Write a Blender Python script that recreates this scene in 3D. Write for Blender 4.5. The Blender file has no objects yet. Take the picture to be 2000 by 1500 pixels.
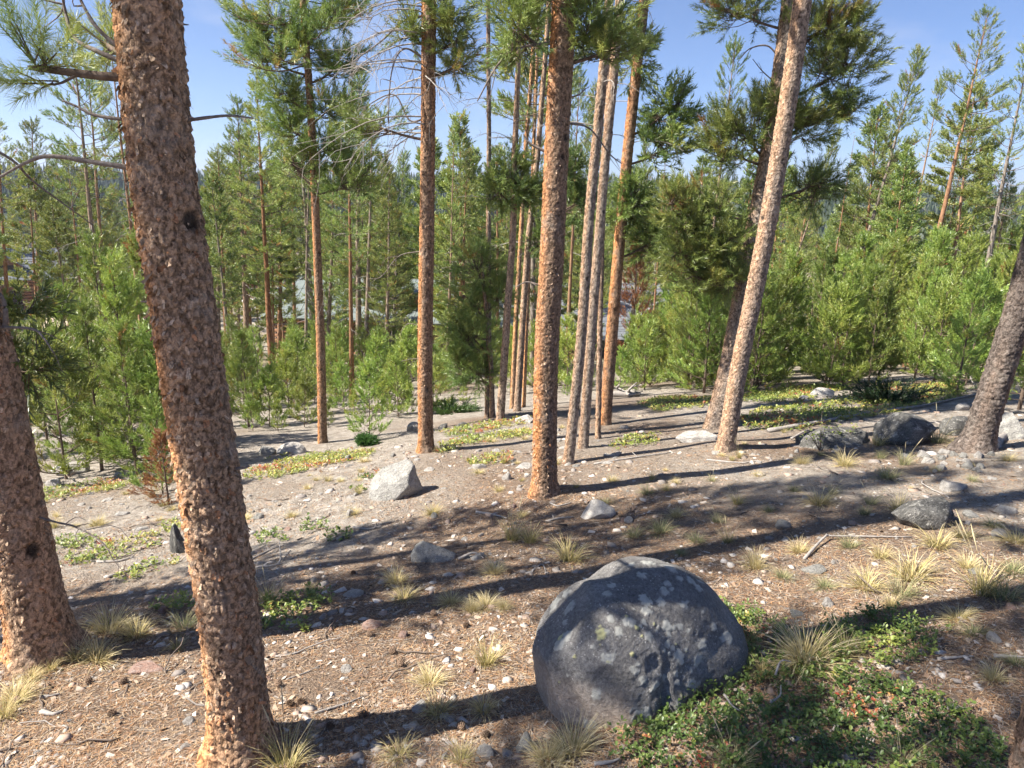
import bpy, bmesh, math
import numpy as np
from math import radians, sin, cos, tan, pi, sqrt, exp

# ------------------------------------------------------------------ camera, sky, sun, exposure
scene = bpy.context.scene
COL = scene.collection
EYE = np.array([0.0, 0.0, 1.70])
PITCH, ROLL, FPX = radians(14.6), radians(1.5), 1390.0      # focal length in photo pixels (2000 wide)
_r0 = np.array([1.0, 0, 0]); _u0 = np.array([0, sin(PITCH), cos(PITCH)])
FWD = np.array([0, cos(PITCH), -sin(PITCH)])
RIGHT = cos(ROLL) * _r0 + sin(ROLL) * _u0
UP = cos(ROLL) * _u0 - sin(ROLL) * _r0
cam_d = bpy.data.cameras.new('camera'); cam = bpy.data.objects.new('camera', cam_d); COL.objects.link(cam)
cam_d.sensor_width = 36; cam_d.lens = FPX / 2000 * 36; cam_d.clip_start = 0.05; cam_d.clip_end = 20000
from mathutils import Matrix
cam.matrix_world = Matrix(((RIGHT[0], UP[0], -FWD[0], EYE[0]), (RIGHT[1], UP[1], -FWD[1], EYE[1]),
                           (RIGHT[2], UP[2], -FWD[2], EYE[2]), (0, 0, 0, 1)))
scene.camera = cam

SUN_EL, SUN_AZ = radians(47), radians(193)                  # azimuth of the sun measured from +x, counter-clockwise
SUNV = np.array([cos(SUN_EL) * cos(SUN_AZ), cos(SUN_EL) * sin(SUN_AZ), sin(SUN_EL)])
world = bpy.data.worlds.new('World'); scene.world = world; world.use_nodes = True
wn, wl = world.node_tree.nodes, world.node_tree.links; wn.clear()
sky = wn.new('ShaderNodeTexSky'); sky.sky_type = 'NISHITA'; sky.sun_disc = False
sky.sun_elevation = SUN_EL; sky.sun_rotation = pi / 2 - SUN_AZ
sky.altitude = 2600; sky.air_density = 1.0; sky.dust_density = .6; sky.ozone_density = 4.0
bg = wn.new('ShaderNodeBackground'); bg.inputs['Strength'].default_value = 0.056
wo = wn.new('ShaderNodeOutputWorld')
# a few thin clouds, laid out on the sky dome
tc = wn.new('ShaderNodeTexCoord'); mp = wn.new('ShaderNodeMapping'); mp.inputs['Scale'].default_value = (1.6, 1.6, 5.0)
nz = wn.new('ShaderNodeTexNoise'); nz.inputs['Scale'].default_value = 2.2; nz.inputs['Detail'].default_value = 7; nz.inputs['Roughness'].default_value = .55
cr = wn.new('ShaderNodeValToRGB'); cr.color_ramp.elements[0].position = .56; cr.color_ramp.elements[1].position = .85
cr.color_ramp.elements[1].color = (.5, .5, .5, 1)
mx = wn.new('ShaderNodeMix'); mx.data_type = 'RGBA'; mx.inputs[7].default_value = (6.0, 6.1, 6.8, 1)
wl.new(tc.outputs['Generated'], mp.inputs['Vector']); wl.new(mp.outputs[0], nz.inputs['Vector'])
wl.new(nz.outputs['Fac'], cr.inputs['Fac']); wl.new(cr.outputs['Color'], mx.inputs[0])
tn_ = wn.new('ShaderNodeMix'); tn_.data_type = 'RGBA'; tn_.blend_type = 'MULTIPLY'; tn_.inputs[0].default_value = 1; tn_.inputs[7].default_value = (.86, .95, 1.12, 1)
wl.new(sky.outputs['Color'], tn_.inputs[6]); wl.new(tn_.outputs[2], mx.inputs[6]); wl.new(mx.outputs[2], bg.inputs['Color']); wl.new(bg.outputs[0], wo.inputs[0])
sun_d = bpy.data.lights.new('sun', 'SUN'); sun_d.energy = 5.0; sun_d.angle = radians(.53); sun_d.color = (1.0, .93, .82)
sun_o = bpy.data.objects.new('sun', sun_d); COL.objects.link(sun_o)
from mathutils import Vector
sun_o.rotation_euler = Vector(-SUNV).to_track_quat('-Z', 'Y').to_euler()
vs = scene.view_settings; vs.view_transform = 'Standard'; vs.look = 'None'; vs.gamma = 1; vs.use_curve_mapping = False
vs.exposure = 1.45
scene.cycles.max_bounces = 4; scene.cycles.diffuse_bounces = 2; scene.cycles.transmission_bounces = 3
scene.cycles.transparent_max_bounces = 6; scene.cycles.volume_bounces = 0; scene.cycles.use_adaptive_sampling = True; scene.cycles.adaptive_threshold = .025

# ------------------------------------------------------------------ small maths
def hsh(ix, iy, iz, seed):
    seed = int(seed) % 9973
    u = lambda q: np.asarray(q).astype(np.int64).astype(np.uint64)
    with np.errstate(over='ignore'):
        a = (u(ix) * np.uint64(374761393) + u(iy) * np.uint64(668265263) + u(iz) * np.uint64(214748364) + np.uint64(seed * 14426950)) & np.uint64(0xffffffff)
        a = ((a ^ (a >> np.uint64(13))) * np.uint64(1274126177)) & np.uint64(0xffffffff)
        a = ((a ^ (a >> np.uint64(16))) * np.uint64(2246822519)) & np.uint64(0xffffffff)
    return ((a ^ (a >> np.uint64(15))) & np.uint64(0xffffff)).astype(float) / float(0xffffff)
def noise3(p, seed=0):
    p = np.asarray(p, float); i = np.floor(p).astype(np.int64); f = p - i; f = f * f * (3 - 2 * f); r = 0
    for dx in (0, 1):
        for dy in (0, 1):
            for dz in (0, 1):
                w = (f[..., 0] if dx else 1 - f[..., 0]) * (f[..., 1] if dy else 1 - f[..., 1]) * (f[..., 2] if dz else 1 - f[..., 2])
                r = r + w * hsh(i[..., 0] + dx, i[..., 1] + dy, i[..., 2] + dz, seed)
    return r
def noise2(x, y, seed=0):
    x = np.asarray(x, float); y = np.asarray(y, float)
    ix = np.floor(x).astype(np.int64); iy = np.floor(y).astype(np.int64); fx = x - ix; fy = y - iy
    fx = fx * fx * (3 - 2 * fx); fy = fy * fy * (3 - 2 * fy); z = np.zeros_like(ix)
    h = lambda a, b: hsh(ix + a, iy + b, z, seed)
    return (h(0, 0) * (1 - fx) + h(1, 0) * fx) * (1 - fy) + (h(0, 1) * (1 - fx) + h(1, 1) * fx) * fy
def fbm2(x, y, seed=0, o=4):
    r = 0; a = .5
    for k in range(o):
        r = r + a * (noise2(np.asarray(x) * 2 ** k, np.asarray(y) * 2 ** k, seed + k) - .5); a *= .5
    return r
def fbm3(p, seed=0, o=4, rough=.5):
    r = 0; a = .5; p = np.asarray(p, float)
    for k in range(o):
        r = r + a * (noise3(p * 2 ** k, seed + k) - .5); a *= rough
    return r
def nrm(v):
    v = np.asarray(v, float); return v / (np.linalg.norm(v, axis=-1, keepdims=True) + 1e-12)
def sst(a, b, x):
    t = np.clip((np.asarray(x, float) - a) / (b - a), 0, 1); return t * t * (3 - 2 * t)

# ------------------------------------------------------------------ the terrain: a slope falling away to a valley, then far wooded hills
_yy = np.concatenate([np.linspace(-60, 200, 1041), np.linspace(201, 6000, 2900)])
_sl = np.interp(_yy, [-60, 0, 7, 11, 52, 80, 120, 150, 210, 330, 420, 560, 800, 1500, 3200, 3600, 6000],
                [-.10, -.14, -.14, -.20, -.20, -.03, 0, .02, .06, .075, .02, -.05, -.02, .0, .06, .02, 0])
_zz = np.concatenate([[0], np.cumsum((_sl[1:] + _sl[:-1]) / 2 * np.diff(_yy))]); _zz -= np.interp(0, _yy, _zz)
def gz(x, y):
    x = np.asarray(x, float); y = np.asarray(y, float); d = np.hypot(x, y)
    z = np.interp(y, _yy, _zz)
    z = z + .115 * 14 * np.tanh(x / 14) / (1 + (np.maximum(y, 0) / 30) ** 2)
    z = z + .22 * fbm2(x / 2.6, y / 2.6, 11, 3) * np.exp(-d / 45)
    z = z + .085 * fbm2(x / .45, y / .45, 21, 3) * np.exp(-d / 9)
    z = z + .03 * fbm2(x / .11, y / .11, 31, 2) * np.exp(-d / 4)
    for mx_, my_, mh, ms in ((-1.04, 2.37, .05, .24), (-2.47, 3.32, .06, .28), (.31, 5.84, .07, .30), (-1.0, 7.9, .06, .28), (2.3, 7.0, .06, .3)): z = z + mh * np.exp(-((x - mx_) ** 2 + (y - my_) ** 2) / (2 * ms * ms))
    z = z + sst(200, 420, d) * 14 * fbm2(x / 210, y / 260, 41, 3)
    z = z + sst(2300, 3600, y) * (150 * (fbm2(x / 1500 + 3.3, y / 3000, 51, 3)) + sst(200, -1500, x) * 62)
    return z
def ray(px, py):
    v = FWD * FPX + RIGHT * (px - 1000) - UP * (py - 750); return v / np.linalg.norm(v)
_T = np.concatenate([np.linspace(.6, 30, 2500), np.geomspace(30.02, 900, 3000)])
def hit(px, py):
    v = ray(px, py); P = EYE + v * _T[:, None]; b = P[:, 2] < gz(P[:, 0], P[:, 1]); i = int(np.argmax(b))
    if not b.any(): i = len(_T) - 1
    return P[i]
def atY(px, py, Y):
    v = ray(px, py); return EYE + v * (Y / v[1])
def proj(P):
    d = np.asarray(P, float) - EYE; w = d @ FWD
    return 1000 + FPX * (d @ RIGHT) / w, 750 - FPX * (d @ UP) / w
def depth(P): return float((np.asarray(P) - EYE) @ FWD)

# ------------------------------------------------------------------ mesh helpers
class MB:
    def __init__(s): s.v = []; s.f = []; s.n = 0; s.a = []
    def add(s, v, faces, a=None):
        v = np.asarray(v, float).reshape(-1, 3); s.v.append(v)
        if a is None: a = np.zeros((len(v), 4))
        a = np.asarray(a, float)
        if a.ndim == 1: a = np.repeat(a[:, None], 4, 1) if len(a) == len(v) else np.tile(a, (len(v), 1))
        s.a.append(a)
        for f in (faces if isinstance(faces, list) else [faces]): s.f.append(np.asarray(f, np.int64) + s.n)
        s.n += len(v); return s
    def mesh(s, name, mat, smooth=True):
        me = bpy.data.meshes.new(name); v = np.concatenate(s.v) if s.v else np.zeros((0, 3))
        me.vertices.add(len(v)); me.vertices.foreach_set('co', v.astype(np.float32).ravel())
        ls = []; tot = []; 
        for f in s.f: ls.append(f.ravel()); tot.append(np.full(len(f), f.shape[1]))
        if ls:
            li = np.concatenate(ls); tt = np.concatenate(tot); st = np.concatenate([[0], np.cumsum(tt)[:-1]])
            me.loops.add(len(li)); me.loops.foreach_set('vertex_index', li.astype(np.int32))
            me.polygons.add(len(tt)); me.polygons.foreach_set('loop_start', st.astype(np.int32))
            me.polygons.foreach_set('use_smooth', np.full(len(tt), bool(smooth)))
        at = me.attributes.new('col', 'FLOAT_COLOR', 'POINT')
        at.data.foreach_set('color', np.concatenate(s.a).astype(np.float32).ravel())
        me.update(calc_edges=True)
        if mat is not None: me.materials.append(mat)
        return me
def link(name, me, parent=None, loc=None, kind=None):
    if name in ('branchwork', 'dead_branchwork'): kind = 'stuff'
    o = bpy.data.objects.new(name, me); COL.objects.link(o)
    if parent is not None: o.parent = parent
    if loc is not None: o.location = [float(c) for c in loc]
    if kind: o['kind'] = kind
    return o
def thing(name, label, cat, loc=(0, 0, 0), group=None):
    o = link(name, None, None, loc); return tag(o, label, cat, group)
def tag(o, label, cat, group=None):
    o['label'] = label; o['category'] = cat
    if group: o['group'] = group
    return o
def tubes(mb, P, R, S, a=None, cap=True):
    """many tubes at once: P (M,N,3), R (M,N)"""
    P = np.asarray(P, float); R = np.asarray(R, float)
    if P.ndim == 2: P = P[None]; R = R[None]
    M, N, _ = P.shape
    if M == 0: return
    T = nrm(np.gradient(P, axis=1))
    ref = np.where(np.abs(T[:, :1, 2:3]) > .8, np.array([1.0, 0, 0]), np.array([0, 0, 1.0]))
    A = nrm(np.cross(T, np.broadcast_to(ref, T.shape))); B = np.cross(T, A)
    th = np.arange(S) * 2 * pi / S
    ring = P[:, :, None, :] + R[:, :, None, None] * (A[:, :, None, :] * np.cos(th)[:, None] + B[:, :, None, :] * np.sin(th)[:, None])
    i = np.arange(N - 1)[:, None]; j = np.arange(S)[None, :]; j2 = (j + 1) % S
    q = np.stack([i * S + j, i * S + j2, (i + 1) * S + j2, (i + 1) * S + j], -1).reshape(-1, 4)
    q = (q[None] + (np.arange(M) * N * S)[:, None, None]).reshape(-1, 4)
    F = [q]
    if cap and S >= 3:
        c = np.arange(S)[::-1]; F.append((c[None] + (np.arange(M) * N * S)[:, None]).reshape(M, S))
        c = np.arange(S); F.append((c[None] + (np.arange(M) * N * S + (N - 1) * S)[:, None]).reshape(M, S))
    if a is not None and np.ndim(a) == 1 and len(a) == M: a = np.repeat(np.asarray(a), N * S)
    mb.add(ring.reshape(-1, 3), F, a)
def needles(mb, P, D, L, n, nl, w, tint, rng, spread=(35, 62)):
    """bottle-brush shoots: P (M,3) bases, D (M,3) axes, L (M,) lengths, tint (M,)"""
    P = np.asarray(P, float); D = nrm(D); M = len(P)
    if M == 0: return
    ref = np.where(np.abs(D[:, 2:3]) > .9, np.array([1.0, 0, 0]), np.array([0, 0, 1.0]))
    A = nrm(np.cross(D, ref)); B = np.cross(D, A)
    t = rng.random((M, n)); ph = rng.random((M, n)) * 2 * pi
    th = np.radians(rng.uniform(spread[0], spread[1], (M, n)) * (1 - .55 * t ** 3))
    side = A[:, None] * np.cos(ph)[..., None] + B[:, None] * np.sin(ph)[..., None]
    d = D[:, None] * np.cos(th)[..., None] + side * np.sin(th)[..., None]
    b = P[:, None] + D[:, None] * (t * np.asarray(L)[:, None])[..., None]
    ln = nl * rng.uniform(.7, 1.15, (M, n))
    tip = b + d * ln[..., None]
    wv = nrm(np.cross(d, rng.normal(size=(M, n, 3)))) * (w / 2)
    v = np.stack([b - wv, b + wv, tip], 2).reshape(-1, 3)
    f = np.arange(M * n * 3).reshape(-1, 3)
    c = np.repeat(np.clip(np.asarray(tint)[:, None] + rng.normal(0, .05, (M, n)), 0, 1).ravel(), 3)
    mb.add(v, f, c)
_ICO = {}
def ico(n):
    if n not in _ICO:
        bm = bmesh.new(); bmesh.ops.create_icosphere(bm, subdivisions=n, radius=1)
        bm.verts.ensure_lookup_table()
        _ICO[n] = (np.array([v.co[:] for v in bm.verts]), np.array([[v.index for v in f.verts] for f in bm.faces])); bm.free()
    return _ICO[n]
def smoothpath(pts, n):
    """Catmull-Rom through pts, n samples"""
    p = np.asarray(pts, float)
    if len(p) == 2: return p[0] + (p[1] - p[0]) * np.linspace(0, 1, n)[:, None]
    q = np.vstack([2 * p[0] - p[1], p, 2 * p[-1] - p[-2]]); u = np.linspace(0, len(p) - 1 - 1e-6, n); i = u.astype(int); t = (u - i)[:, None]
    a, b, c, d = q[i], q[i + 1], q[i + 2], q[i + 3]
    return .5 * (2 * b + (c - a) * t + (2 * a - 5 * b + 4 * c - d) * t ** 2 + (3 * b - a - 3 * c + d) * t ** 3)

# ------------------------------------------------------------------ materials
class NT:
    def __init__(s, name):
        s.m = bpy.data.materials.new(name); s.m.use_nodes = True; s.t = s.m.node_tree; s.n = s.t.nodes; s.l = s.t.links; s.n.clear()
        s.out = s.n.new('ShaderNodeOutputMaterial')
    def node(s, k, **kw):
        n = s.n.new('ShaderNode' + k)
        for a, b in kw.items():
            if a.startswith('i_'):
                key = a[2:]; key = int(key) if key.isdigit() else key.replace('_', ' ')
                s.put(n.inputs[key], b)
            else: setattr(n, a, b)
        return n
    def put(s, sock, b):
        if isinstance(b, bpy.types.NodeSocket): s.l.new(b, sock)
        else: sock.default_value = b
    def mix(s, f, a, b, blend='MIX'):
        n = s.n.new('ShaderNodeMix'); n.data_type = 'RGBA'; n.blend_type = blend
        s.put(n.inputs[0], f); s.put(n.inputs[6], a if not isinstance(a, tuple) else (*a[:3], 1)); s.put(n.inputs[7], b if not isinstance(b, tuple) else (*b[:3], 1)); return n.outputs[2]
    def math(s, op, a, b=0.0):
        n = s.n.new('ShaderNodeMath'); n.operation = op; s.put(n.inputs[0], a); s.put(n.inputs[1], b); return n.outputs[0]
    def ramp(s, f, els):
        n = s.n.new('ShaderNodeValToRGB'); e = n.color_ramp.elements
        while len(e) < len(els): e.new(.5)
        for k, (p, c) in zip(e, els):
            k.position = p; k.color = (*c, 1) if len(c) == 3 else c
        s.l.new(f, n.inputs[0]); return n.outputs[0]
    def noise(s, scale, detail=4, rough=.5, vec=None, out='Fac'):
        n = s.n.new('ShaderNodeTexNoise'); n.inputs['Scale'].default_value = scale; n.inputs['Detail'].default_value = detail; n.inputs['Roughness'].default_value = rough
        if vec is not None: s.l.new(vec, n.inputs['Vector'])
        return n.outputs[out]
    def obj(s): return s.node('TexCoord').outputs['Object']
    def pos(s): return s.node('NewGeometry').outputs['Position']
    def attr(s, name='col'): return s.node('Attribute', attribute_name=name)
    def bump(s, h, strength=.5, dist=.01):
        n = s.node('Bump'); n.inputs['Strength'].default_value = strength; n.inputs['Distance'].default_value = dist; s.l.new(h, n.inputs['Height']); return n.outputs[0]
    def principled(s, col, rough=.85, normal=None, spec=.25):
        p = s.node('BsdfPrincipled'); s.put(p.inputs['Base Color'], (*col, 1) if isinstance(col, tuple) and len(col) == 3 else col)
        s.put(p.inputs['Roughness'], rough); p.inputs['Specular IOR Level'].default_value = spec
        if normal is not None: s.l.new(normal, p.inputs['Normal'])
        s.l.new(p.outputs[0], s.out.inputs[0]); return s.m
G = lambda v: (v, v, v)
def mat_needles(name, stops, val=.25):
    t = NT(name); a = t.attr(); oi = t.node('ObjectInfo').outputs['Random']
    c = t.ramp(a.outputs['Fac'], stops)
    hs = t.node('HueSaturation'); t.l.new(c, hs.inputs['Color'])
    t.put(hs.inputs['Value'], t.math('ADD', t.math('MULTIPLY', oi, 2 * val), 1 - val))
    t.put(hs.inputs['Hue'], t.math('ADD', t.math('MULTIPLY', t.math('FRACT', t.math('MULTIPLY', oi, 7.31)), .035), .485))
    d = t.node('BsdfDiffuse', i_Color=hs.outputs[0]); tr = t.node('BsdfTranslucent', i_Color=hs.outputs[0])
    gl = t.node('BsdfGlossy', i_Color=(1, 1, 1, 1), i_Roughness=.42)
    m1 = t.node('MixShader', i_0=.30, i_1=d.outputs[0], i_2=tr.outputs[0]); m2 = t.node('MixShader', i_0=.05, i_1=m1.outputs[0], i_2=gl.outputs[0])
    t.l.new(m2.outputs[0], t.out.inputs[0]); return t.m
M = {}
M['needle'] = mat_needles('pine_needles', [(0, (.10, .165, .050)), (.45, (.25, .32, .080)), (.75, (.40, .42, .11)), (.9, (.40, .30, .08)), (1, (.44, .19, .07))])
M['sapling'] = mat_needles('young_pine_needles', [(0, (.135, .205, .045)), (.5, (.29, .37, .075)), (.8, (.42, .44, .11)), (.92, (.30, .24, .06)), (1, (.36, .15, .05))], .28)
M['redneedle'] = mat_needles('dead_pine_needles', [(0, (.16, .07, .03)), (.6, (.32, .13, .05)), (1, (.42, .22, .09))], .1)
M['juniper'] = mat_needles('juniper_scales', [(0, (.014, .04, .014)), (1, (.05, .10, .04))], .1)
def m_bark():
    t = NT('pine_bark'); a = t.attr(); o = t.obj()
    st = t.node('Mapping', i_Vector=o); st.inputs['Scale'].default_value = (1, 1, .62); st = st.outputs[0]
    f1 = t.noise(34, 8, .74, st); f2 = t.noise(170, 4, .7, o); vo = t.node('TexVoronoi', i_Scale=58.0); t.l.new(t.mix(.06, st, t.noise(30, 4, .6, o, 'Color')), vo.inputs['Vector'])
    c = t.mix(1.0, a.outputs['Color'], t.ramp(f1, [(.28, G(.50)), (.46, G(1.25)), (.72, G(1.9))]), 'MULTIPLY')
    c = t.mix(1.0, c, t.ramp(f2, [(.25, G(.6)), (.75, G(1.3))]), 'MULTIPLY')
    c = t.mix(1.0, c, t.ramp(vo.outputs['Distance'], [(.44, G(1.1)), (.72, G(.5))]), 'MULTIPLY')
    c = t.mix(t.math('MULTIPLY', t.ramp(t.noise(7, 6, .65, o), [(.54, G(0)), (.66, G(.38))]), 1.0), c, t.mix(1.0, (.44, .385, .33), t.ramp(f1, [(.3, G(.35)), (.7, G(1.3))]), 'MULTIPLY'))
    h = t.math('ADD', t.math('MULTIPLY', f1, 1.0), t.math('SUBTRACT', t.math('MULTIPLY', f2, .35), t.math('MULTIPLY', vo.outputs['Distance'], .6)))
    return t.principled(c, .92, t.bump(h, .9, .012), .1)
M['bark'] = m_bark()
def m_farbark():
    t = NT('distant_bark'); o = t.obj(); oi = t.node('ObjectInfo').outputs['Random']
    mp = t.node('Mapping'); mp.inputs['Scale'].default_value = (1, 1, .3); t.l.new(o, mp.inputs[0])
    f = t.noise(30, 5, .65, mp.outputs[0]); base = t.ramp(oi, [(0, (.28, .14, .075)), (.35, (.34, .20, .12)), (.7, (.30, .23, .175)), (1, (.24, .21, .18))])
    c = t.mix(1.0, base, t.ramp(f, [(.3, G(.35)), (.52, G(.95)), (.75, G(1.55))]), 'MULTIPLY')
    return t.principled(c, .92, t.bump(f, .7, .02), .1)
M['farbark'] = m_farbark()
def m_simple(name, c1, c2, scale=20, rough=.9, bump=.4, spec=.15, detail=5, dist=.01):
    t = NT(name); f = t.noise(scale, detail, .6, t.obj()); return t.principled(t.ramp(f, [(.3, c1), (.7, c2)]), rough, t.bump(f, bump, dist), spec)
M['deadwood'] = m_simple('weathered_wood', (.20, .18, .165), (.42, .39, .36), 45)
M['oldbranch'] = m_simple('grey_brown_branch', (.11, .09, .08), (.27, .235, .21), 60)
M['twig'] = m_simple('pine_twig', (.10, .075, .06), (.22, .18, .15), 40)
M['limb'] = m_simple('pine_limb', (.09, .065, .05), (.21, .16, .125), 30)
# ------------------------------------------------------------------ ground sheet
def growth(start, step, g, end):
    r = [start]; s = step
    while abs(r[-1]) < end or len(r) < 2:
        s *= g; r.append(r[-1] + s if step > 0 else r[-1] + s)
        if abs(r[-1] - start) > end: break
    return np.array(r[1:])
XS = np.concatenate([growth(-3.0, -.04, 1.10, 6000)[::-1], np.arange(-3.0, 4.01, .04), growth(4.0, .04, 1.10, 6000)])
YS = np.concatenate([growth(.9, -.05, 1.15, 70)[::-1], np.arange(.9, 5.8, .04), growth(5.8, .04, 1.07, 5900)])
X, Y = np.meshgrid(XS, YS, indexing='xy'); Z = gz(X, Y)
nx, ny = len(XS), len(YS)
ii = np.arange(ny - 1)[:, None] * nx + np.arange(nx - 1)[None]
q = np.stack([ii, ii + 1, ii + 1 + nx, ii + nx], -1).reshape(-1, 4)
# attribute: r = needle litter cover, g = dry grass / meadow cover, b = pale gravel
LIT = np.clip(.34 + 1.8 * fbm2(X / 1.7, Y / 1.7, 61, 4) + .42 * (1 - sst(2.5, 7, np.hypot(X, Y))), 0, 1)
d_ = np.hypot(X, Y)
GRS = .85 * sst(10, 34, d_) * np.clip(.5 + 1.5 * fbm2(X / 9, Y / 9, 71, 4), 0, 1)
PAL = np.clip(.5 + 1.8 * fbm2(X / .9, Y / .9, 81, 4), 0, 1) * (1 - sst(25, 50, d_))
def m_ground():
    t = NT('forest_floor'); a = t.attr(); sp = t.node('SeparateColor', i_0=a.outputs['Color']); p = t.pos()
    fine = t.noise(55, 6, .7, p); mid = t.noise(9, 5, .6, p); grit = t.node('TexVoronoi', i_Scale=70.0, i_Vector=p)
    soil = t.ramp(mid, [(.25, (.23, .19, .155)), (.5, (.38, .335, .285)), (.75, (.58, .53, .47))])
    peb = t.mix(t.ramp(grit.outputs['Distance'], [(.15, G(.55)), (.4, G(0))]), soil, t.ramp(t.node('SeparateColor', i_0=grit.outputs['Color']).outputs[0], [(0, (.28, .22, .18)), (.5, (.45, .39, .34)), (1, (.60, .55, .50))]))
    mp = t.node('Mapping'); mp.inputs['Scale'].default_value = (1, .35, 1); mp.inputs['Rotation'].default_value = (0, 0, .5); t.l.new(p, mp.inputs[0])
    mp2 = t.node('Mapping'); mp2.inputs['Scale'].default_value = (.3, 1, 1); mp2.inputs['Rotation'].default_value = (0, 0, -.4); t.l.new(p, mp2.inputs[0])
    s1 = t.noise(190, 3, .6, mp.outputs[0]); s2 = t.noise(170, 3, .6, mp2.outputs[0])
    st = t.math('MAXIMUM', s1, s2)
    litter = t.ramp(st, [(.40, (.10, .074, .057)), (.56, (.245, .17, .12)), (.70, (.46, .335, .235))])
    lm = t.ramp(t.math('ADD', t.math('MULTIPLY', sp.outputs[0], .7), t.math('MULTIPLY', mid, .6)), [(.54, G(0)), (.86, G(.88))])
    c = t.mix(lm, peb, litter)
    grass = t.ramp(t.noise(1.3, 6, .7, p), [(.3, (.10, .095, .035)), (.55, (.24, .20, .09)), (.75, (.36, .30, .19))])
    c = t.mix(sp.outputs[1], c, grass)
    dist = t.node('VectorMath', operation='LENGTH'); t.l.new(p, dist.inputs[0])
    far = t.ramp(t.math('MULTIPLY', dist.outputs['Value'], 1 / 1000), [(.16, G(0)), (.30, G(1))])
    c = t.mix(far, c, (.055, .075, .035))
    v2 = t.node('TexVoronoi', i_Scale=23.0, i_Vector=p); k2 = t.math('MULTIPLY', t.ramp(v2.outputs['Distance'], [(.22, G(1)), (.36, G(0))]), t.ramp(t.node('SeparateColor', i_0=v2.outputs['Color']).outputs[1], [(.62, G(0)), (.66, G(.8))]))
    c = t.mix(t.math('MULTIPLY', k2, t.math('SUBTRACT', 1.0, sp.outputs[1])), c, t.ramp(t.node('SeparateColor', i_0=v2.outputs['Color']).outputs[0], [(0, (.30, .25, .21)), (1, (.60, .55, .50))]))
    c = t.mix(1.0, c, t.ramp(fine, [(.28, G(.55)), (.5, G(1.0)), (.72, G(1.3))]), 'MULTIPLY')
    h = t.math('ADD', t.math('MULTIPLY', fine, .5), t.math('ADD', t.math('MULTIPLY', st, .5), t.math('MULTIPLY', grit.outputs['Distance'], -.3)))
    return t.principled(c, .95, t.bump(t.math('ADD', h, t.math('MULTIPLY', mid, 1.6)), 1.0, .04), .08)
M['ground'] = m_ground()
g = MB(); A = np.stack([LIT, GRS, PAL, np.ones_like(LIT)], -1).reshape(-1, 4)
g.add(np.stack([X, Y, Z], -1).reshape(-1, 3), q, A)
link('hillside_ground', g.mesh('hillside_ground', M['ground']), kind='structure')

# ------------------------------------------------------------------ trunks with plated bark
def bark_colour(kind, side, cell, edge, n, knot):
    """side: 1 on the flank painted as sunlit: orange inner bark, warmer and brighter in colour"""
    def C(*c): return np.array(c)
    grey = C(.32, .22, .15); tan_ = C(.44, .295, .195); orange = C(.48, .24, .11); pale = C(.60, .46, .34); dark = C(.07, .048, .036)
    if kind == 'grey': grey, tan_, orange, pale = C(.22, .19, .163), C(.33, .285, .245), C(.31, .20, .13), C(.47, .42, .375)
    if kind == 'pink': grey, tan_, orange, pale = C(.25, .195, .158), C(.35, .275, .22), C(.37, .235, .15), C(.50, .42, .35)
    if kind == 'rust': grey, tan_, orange, pale = C(.215, .15, .107), C(.31, .205, .135), C(.40, .185, .08), C(.46, .34, .25)
    if kind == 'dark': grey, tan_, orange, pale = C(.11, .09, .08), C(.17, .14, .12), C(.2, .13, .09), C(.30, .26, .23)  # darker bark; stands in for shade on the trunk between boulders
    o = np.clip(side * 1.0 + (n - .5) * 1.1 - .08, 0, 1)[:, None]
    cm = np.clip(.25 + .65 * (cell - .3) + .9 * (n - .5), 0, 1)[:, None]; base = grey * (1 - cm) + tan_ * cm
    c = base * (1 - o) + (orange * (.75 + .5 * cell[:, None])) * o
    pm = (sst(.80, .95, cell) * sst(.3, .7, edge))[:, None] * .8
    c = c * (1 - pm) + pale * pm
    em = (1 - sst(.0, .22, edge))[:, None] * .65
    c = c * (1 - em) + dark * em
    k = knot[:, None]; c = c * (1 - k) + C(.045, .036, .03) * k
    return np.clip(c * (.92 + .16 * side[:, None]), 0.01, 1)  # sunlit flank lightened in the colour itself, the rest dimmed
def worley(u, v, cols, seed):
    """u in [0,cols) periodic, v free; returns F1, F2-F1, cell random, offset in cell"""
    iu = np.floor(u).astype(np.int64); iv = np.floor(v).astype(np.int64); z = np.zeros_like(iu)
    f1 = np.full(u.shape, 9.); f2 = np.full(u.shape, 9.); cr_ = np.zeros(u.shape); dv = np.zeros(u.shape)
    for a in (-1, 0, 1):
        for b in (-1, 0, 1):
            ci = np.mod(iu + a, cols); cj = iv + b
            px = iu + a + .12 + .76 * hsh(ci, cj, z, seed); py = cj + .12 + .76 * hsh(ci, cj, z, seed + 1)
            d = np.hypot(u - px, v - py); c = hsh(ci, cj, z, seed + 2); m = d < f1
            f2 = np.where(m, f1, np.minimum(f2, d)); cr_ = np.where(m, c, cr_); dv = np.where(m, v - py, dv); f1 = np.where(m, d, f1)
    return f1, f2 - f1, cr_, dv
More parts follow.
